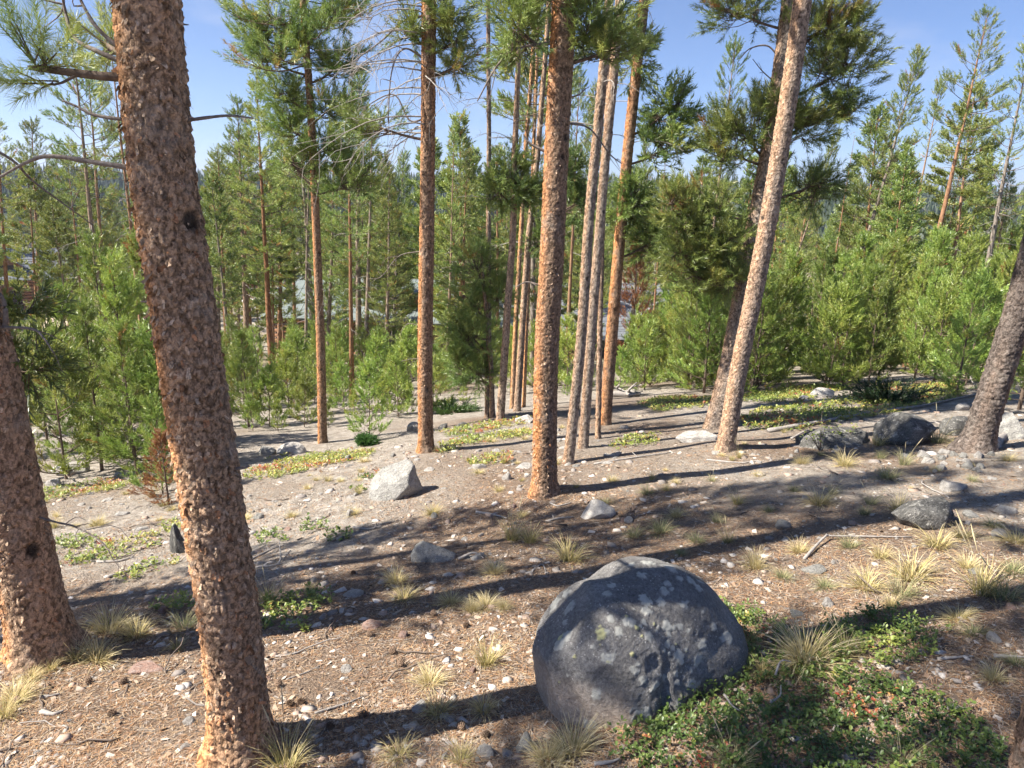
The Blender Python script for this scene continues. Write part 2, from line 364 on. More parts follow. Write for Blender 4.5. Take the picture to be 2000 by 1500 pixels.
def trunk_mb(path, H, r0, r1, rows, sides, kind='orange', cw=.022, ch=.034, amp=.006, seed=1, side_dir=pi, knots=0, flare=.4):
    """path: (K,3) relative to the base; rows: heights of the rings"""
    path = np.asarray(path, float); rows = np.asarray(rows, float)
    cx = np.interp(rows, path[:, 2], path[:, 0]); cy = np.interp(rows, path[:, 2], path[:, 1])
    th = np.arange(sides) * 2 * pi / sides; TH, RZ = np.meshgrid(th, rows, indexing='xy')
    rr = r0 + (r1 - r0) * np.clip(rows / H, 0, 1) ** .9
    lob = 1 + .25 * np.cos(3 * TH + seed) + .2 * np.cos(5 * TH + 2 * seed)
    R = rr[:, None] * (1 + flare * np.exp(-np.maximum(RZ, 0) / (.55 * r0 + .02)) * lob)
    cols = max(6, int(round(2 * pi * r0 / cw)))
    wob = fbm2(TH * 6, RZ * 14, seed + 5, 3)
    u = TH / (2 * pi) * cols + wob * 1.3 * np.sin(TH / 2); v = RZ / ch + fbm2(np.cos(TH) * 4 + 9, RZ * 10 + np.sin(TH) * 4, seed + 8, 3) * 1.4
    u = np.mod(u, cols); f1, e, c, dv = worley(u.ravel(), v.ravel(), cols, seed)
    e2 = worley(np.mod(u.ravel() * 2, 2 * cols), v.ravel() * 2.3, 2 * cols, seed + 31)
    n = noise3(np.stack([np.cos(TH) * 1.6, np.sin(TH) * 1.6, RZ * 1.4], -1).reshape(-1, 3), seed + 3)
    edge = np.clip(e * 1.5, 0, 1); plate = sst(0, .30, e)
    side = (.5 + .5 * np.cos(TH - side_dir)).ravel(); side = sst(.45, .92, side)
    kn = np.zeros(R.size)
    rg = np.random.default_rng(seed + 77)
    for k in range(knots):
        kt, kz, ks = rg.random() * 2 * pi, rg.uniform(.2, rows.max()), rg.uniform(.012, .035) * (1 if r0 > .09 else .7)
        dth = np.abs(np.mod(TH - kt + pi, 2 * pi) - pi) * rr[:, None]
        kn = np.maximum(kn, 1 - sst(.5, 1.3, np.hypot(dth, (RZ - kz) * .8).ravel() / ks + .4 * (n - .5)))
    disp = amp * (plate * (.35 + .9 * c) - .4 + np.clip(-dv, -.5, .5) * c * 1.1) + amp * .45 * sst(0, .3, e2[1]) * (e2[2] - .2)
    disp = disp + r0 * .10 * fbm3(np.stack([np.cos(TH), np.sin(TH), RZ * 1.2], -1).reshape(-1, 3) * 1.4, seed + 9, 2) - kn * amp * 1.2
    R = R + disp.reshape(R.shape)
    V = np.stack([cx[:, None] + R * np.cos(TH), cy[:, None] + R * np.sin(TH), RZ], -1).reshape(-1, 3)
    i = np.arange(len(rows) - 1)[:, None]; j = np.arange(sides)[None]; j2 = (j + 1) % sides
    Q = np.stack([i * sides + j, i * sides + j2, (i + 1) * sides + j2, (i + 1) * sides + j], -1).reshape(-1, 4)
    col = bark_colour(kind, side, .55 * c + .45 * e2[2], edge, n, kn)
    mb = MB(); mb.add(V, [Q, (np.arange(sides) + (len(rows) - 1) * sides)[None]], np.concatenate([col, np.ones((len(col), 1))], 1)); return mb

# ------------------------------------------------------------------ pine generator
LOD = {'fine': (120, .058, .0019), 'near': (42, .064, .0060), 'mid': (30, .068, .0105), 'far': (13, .10, .030), 'vfar': (8, .14, .05)}
TWIGS = [True]
class Wood:
    def __init__(s): s.P = []; s.R = []
    def add(s, pts, r0, r1, n=6):
        p = smoothpath(pts, n); s.P.append(p); s.R.append(np.linspace(r0, r1, n))
    def build(s, mb, S):
        if s.P: tubes(mb, np.array(s.P), np.array(s.R), S, cap=False)
def limb(rng, wood, shoots, b, az, el, L, r, fol=.45, curl=35, dens=1.0, droop=0, tint=.45, young=False):
    """one live branch with side twigs; shoots gets (pos, dir, len, tint)"""
    K = 7; pts = [np.array(b, float)]; e = el; a = az
    for k in range(K - 1):
        e += radians(curl) / (K - 1) * (1 if k > 1 else -droop); a += rng.normal(0, .09)
        pts.append(pts[-1] + np.array([cos(a) * cos(e), sin(a) * cos(e), sin(e)]) * L / (K - 1))
    P = np.array(pts); wood.add(P, r, r * .3, 7 if TWIGS[0] else 4)
    T = nrm(np.gradient(P, axis=0)); up = np.array([0, 0, 1.0])
    m = max(3, int(L * 11 * dens)); us = np.sort(rng.uniform(fol, .97, m)); us = np.append(us, 1.0)
    for i, u in enumerate(us):
        x = u * (K - 1); k = min(int(x), K - 2); p = P[k] + (P[k + 1] - P[k]) * (x - k); t = T[min(k + 1, K - 1)]
        sd = nrm(np.cross(t, up)) * (1 if (i % 2) else -1)
        d = nrm(t * rng.uniform(.5, 1.1) + sd * rng.uniform(.3, 1.0) * (0 if u == 1.0 else 1) + up * rng.uniform(.0, .55))
        ls = (.14 + .42 * L * (1 - u) + .12 * rng.random()) * (1.0 if not young else .8)
        tn = tint + rng.normal(0, .14) + (.34 if rng.random() < .05 else 0)
        q_ = p + d * ls
        if TWIGS[0]: wood.add([p, (p + q_) / 2 + up * .01, q_], max(.0022, r * .28), .0018, 3)
        ns = max(1, int(ls / .16))
        for s_ in range(ns):
            w = p + d * ls * (s_ + .45) / ns
            d2 = nrm(d + rng.normal(0, .32, 3) + up * .35)
            shoots.append((w, d2, rng.uniform(.12, .20), tn + rng.normal(0, .05)))
        shoots.append((q_ - d * .05, nrm(d + up * .35), rng.uniform(.13, .22), tn - .03))
def dead_limb(rng, wood, b, az, L, r, el=.1, droop=1.0, subs=5):
    K = 6; e = el; a = az; pts = [np.array(b, float)]
    for k in range(K - 1):
        e -= droop * rng.uniform(.0, .35); a += rng.normal(0, .22)
        pts.append(pts[-1] + np.array([cos(a) * cos(e), sin(a) * cos(e), sin(e)]) * L / (K - 1))
    P = np.array(pts); wood.add(P, r, r * .25, 7)
    for s_ in range(subs):
        x = rng.uniform(.35, .98) * (K - 1); k = min(int(x), K - 2); p = P[k] + (P[k + 1] - P[k]) * (x - k); t = nrm(P[k + 1] - P[k])
        d = nrm(t + rng.normal(0, .65, 3)); l = L * rng.uniform(.15, .45)
        wood.add([p, p + d * l * .5 + rng.normal(0, .03 * L, 3), p + d * l + np.array([0, 0, -.12 * l])], r * .35, r * .12, 5)
def crown_fill(rng, axis, H, z0, z1, Lmax, wood, shoots, spacing=.36, per=(3, 5), rb=.013, shape='col', fol=.45, gap=.15, dens=1.0, tint=.45, low_el=-8, young=False):
    z = z0; ga = rng.random() * 6.28
    while z < z1:
        s = (z - z0) / (z1 - z0)
        prof = {'col': (1 - s) ** .75 * min(1, .55 + 1.6 * s), 'cone': (1 - s) ** .9, 'top': (1 - s) ** .6 * min(1, .35 + 2.2 * s)}[shape]
        for k in range(rng.integers(per[0], per[1] + 1)):
            ga += 2.4 + rng.normal(0, .3)
            if rng.random() < gap: continue
            zz = z + rng.uniform(-.4, .4) * spacing; zz = min(max(zz, z0 * .9), H * .99)
            L = Lmax * max(.12, prof) * rng.uniform(.6, 1.15)
            b = np.array([np.interp(zz, axis[:, 2], axis[:, 0]), np.interp(zz, axis[:, 2], axis[:, 1]), zz])
            el = radians(low_el + (58 - low_el) * s ** 1.1 + rng.normal(0, 9))
            limb(rng, wood, shoots, b, ga, el, L, rb * (.35 + .65 * L / Lmax), fol, 38 * (1 - s) + 12, dens, .3, tint, young)
        z += spacing * rng.uniform(.75, 1.25) * (1 - .35 * s)
    b = np.array([np.interp(z1, axis[:, 2], axis[:, 0]), np.interp(z1, axis[:, 2], axis[:, 1]), z1])
    shoots.append((b, np.array([0, 0, 1.0]), .22, tint))
def shoots_mesh(rng, shoots, lod, name, mat):
    mb = MB(); n, nl, w = LOD[lod]
    P = np.array([s[0] for s in shoots]); D = np.array([s[1] for s in shoots]); L = np.array([s[2] for s in shoots]); T = np.clip(np.array([s[3] for s in shoots]), 0, 1)
    if lod in ('far', 'vfar'): L = L * 1.15
    needles(mb, P, D, L, n, nl, w, T, rng); return mb.mesh(name, mat, smooth=False)
def rows_for(H, fine_to, fine, coarse): return np.concatenate([np.arange(-.12, fine_to, fine), np.arange(fine_to, H + coarse * .5, coarse)])
def pool_pine(seed, H, c0, Lmax, lod, shape='col', gap=.15, dens=1.0, r0=None, deadn=8, tint=.45, spacing=.36, fol=.45, per=(3, 5)):
    rng = np.random.default_rng(seed); r0 = r0 or H * .0095
    zz = np.linspace(0, H, 9); wob = np.cumsum(rng.normal(0, .012 * H / 10, (9, 2)), 0); wob -= wob[0]
    axis = np.column_stack([wob, zz])
    sides = {'near': 20, 'mid': 12, 'far': 7, 'vfar': 5}[lod]; step = {'near': .05, 'mid': .3, 'far': 1.0, 'vfar': 2.0}[lod]
    mb = MB(); rws = np.append(np.arange(-.25, H, step), H); P = np.column_stack([np.interp(rws, axis[:, 2], axis[:, 0]), np.interp(rws, axis[:, 2], axis[:, 1]), rws])
    R = r0 * (1 - .93 * np.clip(rws / H, 0, 1)) * (1 + .3 * np.exp(-np.maximum(rws, 0) / .2))
    tubes(mb, P[None], R[None], sides)
    wood = Wood(); shoots = []; dead = Wood(); TWIGS[0] = lod in ('near', 'mid')
    crown_fill(rng, axis, H, H * c0, H * .985, Lmax, wood, shoots, spacing=spacing, shape=shape, gap=gap, dens=dens, tint=tint, fol=fol, per=per)
    for k in range(deadn):
        z = rng.uniform(H * c0 * .35, H * (c0 + .15)); dead_limb(rng, dead, (np.interp(z, axis[:, 2], axis[:, 0]), np.interp(z, axis[:, 2], axis[:, 1]), z), rng.random() * 6.28, Lmax * rng.uniform(.3, .9), .009, .15, .9, 4 if lod != 'far' else 2)
    TWIGS[0] = True
    tr = mb.mesh('trunk', M['farbark']); w = MB(); wood.build(w, 4 if lod in ('near', 'mid') else 3); wm = w.mesh('branchwork', M['limb'])
    dm = None
    if deadn: d = MB(); dead.build(d, 4 if lod in ('near', 'mid') else 3); dm = d.mesh('dead_branchwork', M['deadwood'])
    return dict(H=H, trunk=tr, branchwork=wm, dead_branchwork=dm, crown=shoots_mesh(rng, shoots, lod, 'crown', M['needle']))
def pool_sapling(seed, H, Lmax, lod, mat='sapling', tint=.45, gap=.05):
    rng = np.random.default_rng(seed); axis = np.array([[0, 0, 0], [rng.normal(0, .03), rng.normal(0, .03), H]])
    mb = MB(); rws = np.linspace(-.15, H, 9); P = np.column_stack([np.interp(rws, [0, H], axis[:, k]) for k in (0, 1)] + [rws]); tubes(mb, P[None], (H * .011 * (1 - .9 * np.clip(rws / H, 0, 1)))[None], 7)
    wood = Wood(); shoots = []
    crown_fill(rng, axis, H, .06 * H, H * .97, Lmax, wood, shoots, spacing=.29, per=(4, 6), rb=.010, shape='cone', fol=.24, gap=gap, dens=1.2, tint=tint, low_el=14, young=True)
    w = MB(); wood.build(w, 3)
    return dict(H=H, trunk=mb.mesh('trunk', M['limb']), branchwork=w.mesh('branchwork', M['limb']), crown=shoots_mesh(rng, shoots, lod, 'crown', M[mat]), dead_branchwork=None)
def place(pool, name, label, cat, x, y, H, group=None, rz=0.0, lean=(0, 0), wide=1.0, z=None):
    """a copy of a pooled tree: an Empty at its foot with its trunk and crown (> branchwork)"""
    o = thing(name, label, cat, (x, y, gz(x, y) if z is None else z), group); s = H / pool['H']
    o.scale = (s * wide, s * wide, s)
    Rm = Matrix.Rotation(lean[0], 4, 'Y') @ Matrix.Rotation(-lean[1], 4, 'X') @ Matrix.Rotation(rz, 4, 'Z'); o.rotation_euler = Rm.to_euler()
    link('trunk', pool['trunk'], o)
    if pool.get('dead_branchwork'): link('dead_branchwork', pool['dead_branchwork'], o)
    if pool.get('crown'):
        c = link('crown', pool['crown'], o); link('branchwork', pool['branchwork'], c)
    return o
# ------------------------------------------------------------------ the pines one can tell apart, placed by where their feet meet the slope
class KeyTree:
    def __init__(s, label, base, path, wpx, H, seed, kind='orange', rtop=.25, rows=None, sides=32, cw=.02, ch=.03, amp=.005, knots=10, side_dir=pi, flare=.35, sink=0):
        s.rng = np.random.default_rng(seed); b = hit(*base); s.D = b[1]; s.b = np.array([b[0], b[1], gz(b[0], b[1]) - sink]); s.dep = depth(b)
        s.r = .92 * wpx / 2 / FPX * s.dep; s.H = H
        pts = [np.zeros(3)] + [atY(x, y, s.D) - s.b for x, y in path]; p = np.array(pts)
        if not H: H = s.H = float(p[-1][2]) + .12
        last = p[-1]; dv = nrm(p[-1] - p[-2])
        if last[2] < H:
            k = (H - last[2]); t2 = nrm(dv * .55 + np.array([0, 0, .45])); p = np.vstack([p, last + dv * min(.8, k * .3), last + dv * min(.8, k * .3) + t2 * (k - min(.8, k * .3)) / max(t2[2], .5)])
        s.axis = smoothpath(p, 40); s.axis[:, 2] = np.maximum.accumulate(s.axis[:, 2] + np.arange(40) * 1e-5)
        s.o = thing('pine_tree', label, 'pine tree', s.b)
        vis = s.vis = max(.5, max(q[2] for q in pts) + .15)
        rows = rows if rows is not None else .02
        rw = np.concatenate([np.arange(-.15, vis, rows), np.arange(vis, H, .4), [H]])
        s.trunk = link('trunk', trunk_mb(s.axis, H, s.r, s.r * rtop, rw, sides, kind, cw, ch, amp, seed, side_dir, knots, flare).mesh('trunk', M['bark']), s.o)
        s.wood = Wood(); s.shoots = []; s.high = []
    def at(s, z): return np.array([np.interp(z, s.axis[:, 2], s.axis[:, k]) for k in (0, 1)] + [z])
    def P(s, x, y, dy=0): return atY(x, y, s.D + dy) - s.b
    def rad(s, z): return s.r * (1 - .75 * z / s.H)
    def dead(s, pts, r, subs=3, dy=0, droop=.3, kind='oldbranch', n=24, attach=True):
        """one dead branch given by its course in the photograph, in the plane of its tree"""
        rng = s.rng; W = [s.P(x, y, dy * i / max(1, len(pts) - 1)) for i, (x, y) in enumerate(pts)]
        if attach: W[0] = s.at(W[0][2]) * .55 + W[0] * .45
        p = smoothpath(W, n); mb = MB(); R = r * np.linspace(1, .38, n) * (1 + .25 * (rng.random(n) - .5)); tubes(mb, p[None], R[None], 8)
        w = Wood(); L = np.linalg.norm(p[-1] - p[0])
        for k in range(subs):
            i = rng.integers(n // 3, n - 1); d = nrm(nrm(p[i] - p[i - 1]) + rng.normal(0, .7, 3)); l = L * rng.uniform(.12, .4)
            w.add([p[i], p[i] + d * l * .5 + rng.normal(0, .02, 3), p[i] + d * l - np.array([0, 0, droop * l])], r * .4, r * .12, 6)
        w.build(mb, 4); return link('dead_branch', mb.mesh('dead_branch', M[kind]), s.o)
    def mass(s, cx, cy, rx, ry, n=None, tint=.42, tz=None, dy=0, dens=1.0, up=.45):
        """a leafy bough: main limb from the trunk to the middle of the mass, then twigs through it"""
        rng = s.rng; c = s.P(cx, cy, dy); ax, az = rx / FPX * s.dep, ry / FPX * s.dep; ay = min(ax, .6) * .9
        z0 = (c[2] - az * .75) if tz is None else tz; b = s.at(min(max(z0, .3), s.H * .97)); dirn = nrm(c - b)
        out = nrm(np.array([c[0] - b[0], c[1] - b[1], 0]) + 1e-6) if np.hypot(c[0] - b[0], c[1] - b[1]) > .12 else np.zeros(3)
        m = (b + c) / 2 - np.array([0, 0, .10 * az]); main = smoothpath([b, m, c, c + dirn * .4 * max(ax, az)], 12); s.wood.add(main[[0, 3, 6, 9, 11]], .018, .006, 8)
        n = n or int(46 * dens * (ax * az / .2) ** .75 + 10)
        for k in range(n):
            q = rng.normal(size=3); q = nrm(q) * rng.random() ** .45; q = q * [ax, ay, az]; t = c + q
            i = rng.integers(4, 12); p = main[i]; d = t - p; L = np.linalg.norm(d)
            mid = p + d * .5 - np.array([0, 0, .12 * L]); s.wood.add([p, mid, t], .0055, .0022, 6)
            tn = tint + rng.normal(0, .12) + .22 * (q[2] / az) * .3 + (.34 if rng.random() < .025 else 0)
            e = nrm(nrm(t - mid) + np.array([0, 0, up]) + out * .25)
            for j in range(rng.integers(3, 6)):
                u = rng.uniform(.45, 1.0); w = p * (1 - u) ** 2 + 2 * mid * u * (1 - u) + t * u * u
                e2 = nrm(e + rng.normal(0, .38, 3)); w2 = w + e2 * rng.uniform(.04, .14); s.wood.add([w, (w + w2) / 2, w2], .003, .002, 3)
                s.shoots.append((w2 - e2 * .04, e2, rng.uniform(.13, .21), tn + rng.normal(0, .05)))
            s.shoots.append((t - e * .05, e, rng.uniform(.14, .22), tn))
    def crown(s, z0, Lmax, shape='col', lod='mid', dens=1.0, gap=.15, tint=.42, spacing=.36, z1=None, per=(3, 5)):
        crown_fill(s.rng, s.axis, s.H, z0, z1 or s.H * .985, Lmax, s.wood, s.high if z0 > s.vis + .3 else s.shoots, shape=shape, dens=dens, gap=gap, tint=tint, spacing=spacing, per=per); return s
    def deadfill(s, z0, z1, n, L, r=.008, droop=.9, subs=6, azs=None):
        w = Wood()
        for k in range(n):
            z = s.rng.uniform(z0, z1); a = s.rng.random() * 6.28 if azs is None else s.rng.normal(azs[0], azs[1]); dead_limb(s.rng, w, s.at(z), a, L * s.rng.uniform(.4, 1.1), r, .25, droop, subs)
        mb = MB(); w.P = w.P; P7 = [(p, r_) for p, r_ in zip(w.P, w.R)]
        for n_ in sorted({len(p) for p, _ in P7}):
            tubes(mb, np.array([p for p, _ in P7 if len(p) == n_]), np.array([r_ for p, r_ in P7 if len(p) == n_]), 4, cap=False)
        link('dead_branchwork', mb.mesh('dead_branchwork', M['deadwood']), s.o); return s
    def done(s, lod='near', mat='needle'):
        if s.shoots or s.high:
            mb = MB()
            for sh, ld in ((s.shoots, lod), (s.high, 'far')):
                if not sh: continue
                n_, nl, nw = LOD[ld]; needles(mb, np.array([q[0] for q in sh]), np.array([q[1] for q in sh]), np.array([q[2] for q in sh]), n_, nl, nw, np.clip(np.array([q[3] for q in sh]), 0, 1), s.rng)
            c = link('crown', mb.mesh('crown', M[mat], smooth=False), s.o)
            w = MB(); by = {}
            for p, r in zip(s.wood.P, s.wood.R): by.setdefault(len(p), ([], []))[0].append(p); by[len(p)][1].append(r)
            for n_, (ps, rs) in by.items(): tubes(w, np.array(ps), np.array(rs), 3, cap=False)
            link('branchwork', w.mesh('branchwork', M['limb']), c)
        return s
_wb = Wood.build
def _build(s, mb, S):
    by = {}
    for p, r in zip(s.P, s.R): by.setdefault(len(p), ([], []))[0].append(p); by[len(p)][1].append(r)
    for n_, (ps, rs) in by.items(): tubes(mb, np.array(ps), np.array(rs), S, cap=False)
Wood.build = _build

# the big scaly trunk in front of everything
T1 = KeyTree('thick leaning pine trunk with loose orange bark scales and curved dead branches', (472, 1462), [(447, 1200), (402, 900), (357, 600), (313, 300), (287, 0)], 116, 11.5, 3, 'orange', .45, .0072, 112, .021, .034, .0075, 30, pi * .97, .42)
T1.dead([(252, 332), (190, 318), (100, 305), (50, 318), (-20, 358)], 0.0094, 0); T1.dead([(238, 236), (190, 226), (150, 208), (122, 196)], 0.0066, 0)
T1.dead([(228, 132), (190, 100), (148, 76), (128, 25), (120, -30)], 0.0086, 3, .1, -.2); T1.dead([(378, 240), (410, 229), (450, 226), (495, 231)], 0.0062, 0)
T1.dead([(222, 118), (195, 60), (165, 15), (140, -40)], 0.0078, 2, .1, -.2); T1.dead([(292, 590), (275, 589)], 0.0078, 0); T1.dead([(455, 918), (474, 914), (487, 910)], 0.0078, 0); T1.dead([(330, 683), (318, 680), (306, 684)], 0.0039, 0)
T1.mass(85, 135, 48, 38, 4, .55, T1.P(200, 150)[2], -.1, up=0.1); T1.mass(205, 85, 22, 48, 3, .6, T1.P(205, 130)[2], .25)
T1.crown(5.6, 1.5, 'col', gap=.2).done('fine')
# loose scales standing off the bark: the ones that show largest are pieces of their own, the rest one layer
def flake_mesh(rng, w, h):
    u = np.linspace(-1, 1, 4); v = np.linspace(0, 1, 4); U, Vv = np.meshgrid(u, v); wv = w * (.55 + .6 * np.sin(pi * (.15 + .7 * Vv))) * (1 + .42 * rng.normal(size=U.shape).clip(-1.2, 1.2))
    x = U * wv * .5; z = -Vv * h; y = -(Vv ** 1.6) * h * rng.uniform(.1, .8) + .12 * w * U ** 2 * rng.uniform(-1, 1); V = np.stack([x, y, z], -1).reshape(-1, 3)
    i = np.arange(3)[:, None] * 4 + np.arange(3)[None]; Q = np.stack([i, i + 1, i + 5, i + 4], -1).reshape(-1, 4); V2 = V + [0, .0018, .0]
    return V, Q
def flakes(T, n_part, n_all, zmax, seed, wr=(.007, .017), cam_only=True):
    rng = np.random.default_rng(seed); parts = []
    for k in range(6):
        v, f = flake_mesh(rng, 1, 1.15); mb = MB(); c = np.array([.46, .33, .235]) * rng.uniform(.55, 1.15); mb.add(v, f, np.tile([*c, 1], (len(v), 1))); parts.append(mb.mesh('bark_scale', M['bark']))
    mb = MB(); camaz = math.atan2(-T.b[1], -T.b[0])
    for k in range(n_all):
        z = rng.uniform(.05, zmax); th = camaz + rng.uniform(-1.75, 1.75) if rng.random() < .75 else rng.normal(pi, .7)
        c = T.at(z); R = T.r + (T.r * .45 - T.r) * (z / T.H) ** .9; R = R * (1 + .16 * exp(-z / (1.1 * T.r + .03))) ; p = c + np.array([cos(th) * R, sin(th) * R, 0])
        w = rng.uniform(*wr); tw = rng.normal(0, .5)
        if k < n_part:
            o = link('bark_scale', parts[k % 6], T.trunk, p); o.rotation_euler = (rng.normal(0, .25), tw, th + pi / 2); o.scale = (w, w * rng.uniform(.5, 1.2), w * rng.uniform(.8, 2.2))
        else:
            v, f = flake_mesh(rng, w * rng.uniform(.5, .95), w * rng.uniform(.8, 2.0)); ct, st = cos(tw), sin(tw); x, y, zz = v[:, 0] * ct + v[:, 2] * st, v[:, 1], -v[:, 0] * st + v[:, 2] * ct
            a = th + pi / 2; v = np.stack([x * cos(a) - y * sin(a), x * sin(a) + y * cos(a), zz], -1) + p
            cc = (np.array([.46, .33, .23]) if rng.random() < .72 else np.array([.38, .19, .10])) * rng.uniform(.5, 1.2); mb.add(v, f, np.tile([*cc, 1], (len(v), 1)))
    link('bark_scale_layer', mb.mesh('bark_scale_layer', M['bark']), T.trunk, kind='stuff')
flakes(T1, 220, 1400, 3.1, 5)
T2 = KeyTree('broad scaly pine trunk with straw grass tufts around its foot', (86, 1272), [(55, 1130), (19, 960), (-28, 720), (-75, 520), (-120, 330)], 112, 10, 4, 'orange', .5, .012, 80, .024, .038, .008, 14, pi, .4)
flakes(T2, 60, 900, 2.2, 6)
T2.dead([(-5, 690), (8, 640), (10, 600), (0, 575), (-25, 560)], .013, 0); T2.dead([(12, 640), (60, 642), (85, 660), (105, 690)], .008, 2, -.1)
T2.dead([(70, 1003), (110, 1020), (150, 1030), (200, 1060), (222, 1095)], .006, 7, -.1, .5); T2.dead([(-20, 255), (20, 310), (60, 350), (120, 395), (182, 440)], .007, 2, .4)
T2.mass(55, 715, 48, 24, 9, .3, T2.P(0, 740)[2], .3, up=.1); T2.mass(40, 615, 30, 20, 5, .35, T2.P(0, 640)[2], .4, up=.1)
T2.crown(6.3, 1.2, gap=.2).done('mid')
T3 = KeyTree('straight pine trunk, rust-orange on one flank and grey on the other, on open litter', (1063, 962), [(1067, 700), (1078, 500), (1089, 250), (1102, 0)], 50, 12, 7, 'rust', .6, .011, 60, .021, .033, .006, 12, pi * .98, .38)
flakes(T3, 0, 700, 4.6, 8, (.007, .014))
T3.dead([(1080, 82), (1010, 95), (970, 130), (932, 198)], .013, 4, 0, .5); T3.dead([(1060, 300), (1035, 280), (1022, 262)], .013, 0); T3.dead([(1048, 560), (1030, 551), (1008, 560)], .009, 1); T3.dead([(1108, 195), (1130, 185), (1145, 172)], .008, 2); T3.dead([(1110, 240), (1150, 250), (1190, 300), (1215, 320)], .009, 3)
for a in [(1010, 55, 52, 62), (1160, 45, 62, 58), (1065, -25, 110, 40), (1185, 100, 40, 30)]: T3.mass(*a, tint=.34)
T3.crown(5.8, 1.1, gap=.45).done('near')
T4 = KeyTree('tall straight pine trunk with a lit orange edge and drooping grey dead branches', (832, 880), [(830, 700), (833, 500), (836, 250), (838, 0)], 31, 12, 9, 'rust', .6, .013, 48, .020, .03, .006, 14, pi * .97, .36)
flakes(T4, 0, 400, 5.6, 10, (.006, .013))
T4.dead([(833, 30), (790, 40), (745, 80), (690, 120)], .014, 9, .2, .6); T4.dead([(833, 120), (790, 95), (765, 140), (758, 240)], .012, 9, -.2, .5); T4.dead([(830, 230), (800, 235), (770, 185), (720, 205), (700, 230)], .010, 5, .1, .4)
T4.dead([(842, 60), (880, 40), (910, 60), (930, 85)], .009, 7, 0, .5); T4.dead([(826, 640), (800, 632), (787, 642), (780, 660)], .006, 1); T4.dead([(826, 702), (805, 701), (783, 706)], .006, 1); T4.dead([(822, 490), (780, 500), (745, 540), (720, 545)], .006, 4, .1, .6)
T4.deadfill(3.4, 6.8, 44, 1.35, .009, .95, 8, (pi * .95, .8)); T4.deadfill(4.2, 7, 12, .8, .006, .8, 6, (0, .8))
for a in [(730, 245, 55, 30), (890, 130, 34, 24), (800, 70, 30, 22), (880, 85, 42, 26), (870, 30, 50, 30)]: T4.mass(*a, dens=.6, tint=.5)
T4.crown(6.9, 1.2, gap=.3).done('near')
T5 = KeyTree('slim straight pine carrying a tall open crown, foot in green mat', (630, 865), [(627, 700), (618, 450), (609, 250), (596, 60), (591, -20)], 19, 9.8, 12, 'rust', .35, .018, 32, .018, .026, .005, 8, pi, .2)
T5.deadfill(4.3, 8.3, 26, .9, .006, .8, 6); T5.dead([(622, 560), (633, 570), (628, 600), (615, 630)], .004, 2, -.2)
for a in [(545, 40, 46, 30), (655, 30, 46, 34), (528, 120, 42, 28), (655, 135, 46, 32), (560, 190, 40, 28), (640, 215, 46, 28), (590, 90, 40, 40), (500, 75, 24, 22), (640, 290, 55, 40), (690, 350, 48, 40), (580, 330, 45, 40), (570, 250, 50, 35)]: T5.mass(*a, tint=.5)
T5.crown(4.9, .95, 'cone', gap=.12, spacing=.27, tint=.5).done('near')
T7 = KeyTree('thick grey pine trunk touching its thinner twin, with big needle boughs', (1398, 834), [(1430, 700), (1463, 520), (1487, 400), (1516, 230), (1548, 0)], 47, 11, 15, 'grey', .5, .014, 52, .018, .026, .006, 12, pi * .95, .15)
T7.dead([(1520, 120), (1500, 90), (1465, 95), (1445, 115)], .011, 2, .0, .4); T7.dead([(1512, 165), (1490, 140), (1470, 115)], .008, 3, .2, .5); T7.dead([(1475, 345), (1460, 335), (1450, 325)], .007, 1)
for a in [(1455, 255, 86, 72, None, .52), (1405, 285, 40, 45, None, .52), (1530, 215, 55, 50, None, .52), (1640, 140, 74, 66, None, .46), (1600, 60, 80, 55, None, .6), (1660, 45, 40, 40, None, .6), (1590, 362, 55, 40, None, .28), (1440, 25, 62, 34, None, .5), (1560, 250, 60, 40, None, .5), (1655, 215, 40, 16, None, .3)]: T7.mass(*a)
for a in [(1392, 395, 46, 42, None, .48), (1335, 440, 44, 46, None, .5), (1340, 500, 56, 42, None, .5), (1405, 465, 56, 46, None, .52), (1375, 545, 68, 34, None, .46), (1428, 540, 34, 36, None, .46), (1320, 400, 24, 34, None, .5)]: T7.mass(*a[:5], tint=a[5], dy=-.35)
T7.deadfill(4.6, 6.5, 10, .6, .005, .9, 5, (pi, .6)); T7.crown(6.6, 1.2, gap=.1).done('near')
T6 = KeyTree('slender pale pine trunk leaning in front of a thicker grey one', (1416, 878), [(1447, 700), (1478, 550), (1506, 400), (1542, 180), (1568, 0)], 35, 11, 14, 'pink', .75, .012, 52, .017, .024, .006, 14, pi * .97, .3)
flakes(T6, 0, 500, 4.9, 11, (.006, .013)); T6.dead([(1515, 280), (1505, 268), (1500, 255)], .006, 0); T6.dead([(1545, 285), (1558, 268), (1572, 255)], .006, 0); T6.dead([(1540, 330), (1548, 300), (1552, 292)], .006, 0)
T6.dead([(1432, 690), (1438, 683), (1443, 694)], .006, 0); T6.crown(6.6, 1.0, gap=.5).done('mid')
T8 = KeyTree('dark shaded pine trunk rising between boulders, leaning', (1904, 880), [(1935, 780), (1963, 690), (1994, 590), (2050, 380)], 56, 10, 17, 'dark', .5, .013, 56, .022, .034, .009, 6, 0, .75)  # shade on this trunk is put into its darker bark colour
T8.crown(4.5, 1.3, gap=.1).done('mid')
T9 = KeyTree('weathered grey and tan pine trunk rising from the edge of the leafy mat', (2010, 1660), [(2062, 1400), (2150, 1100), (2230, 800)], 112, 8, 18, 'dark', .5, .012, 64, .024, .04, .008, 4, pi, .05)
T9.crown(4.2, 1.3, gap=.2).done('mid')
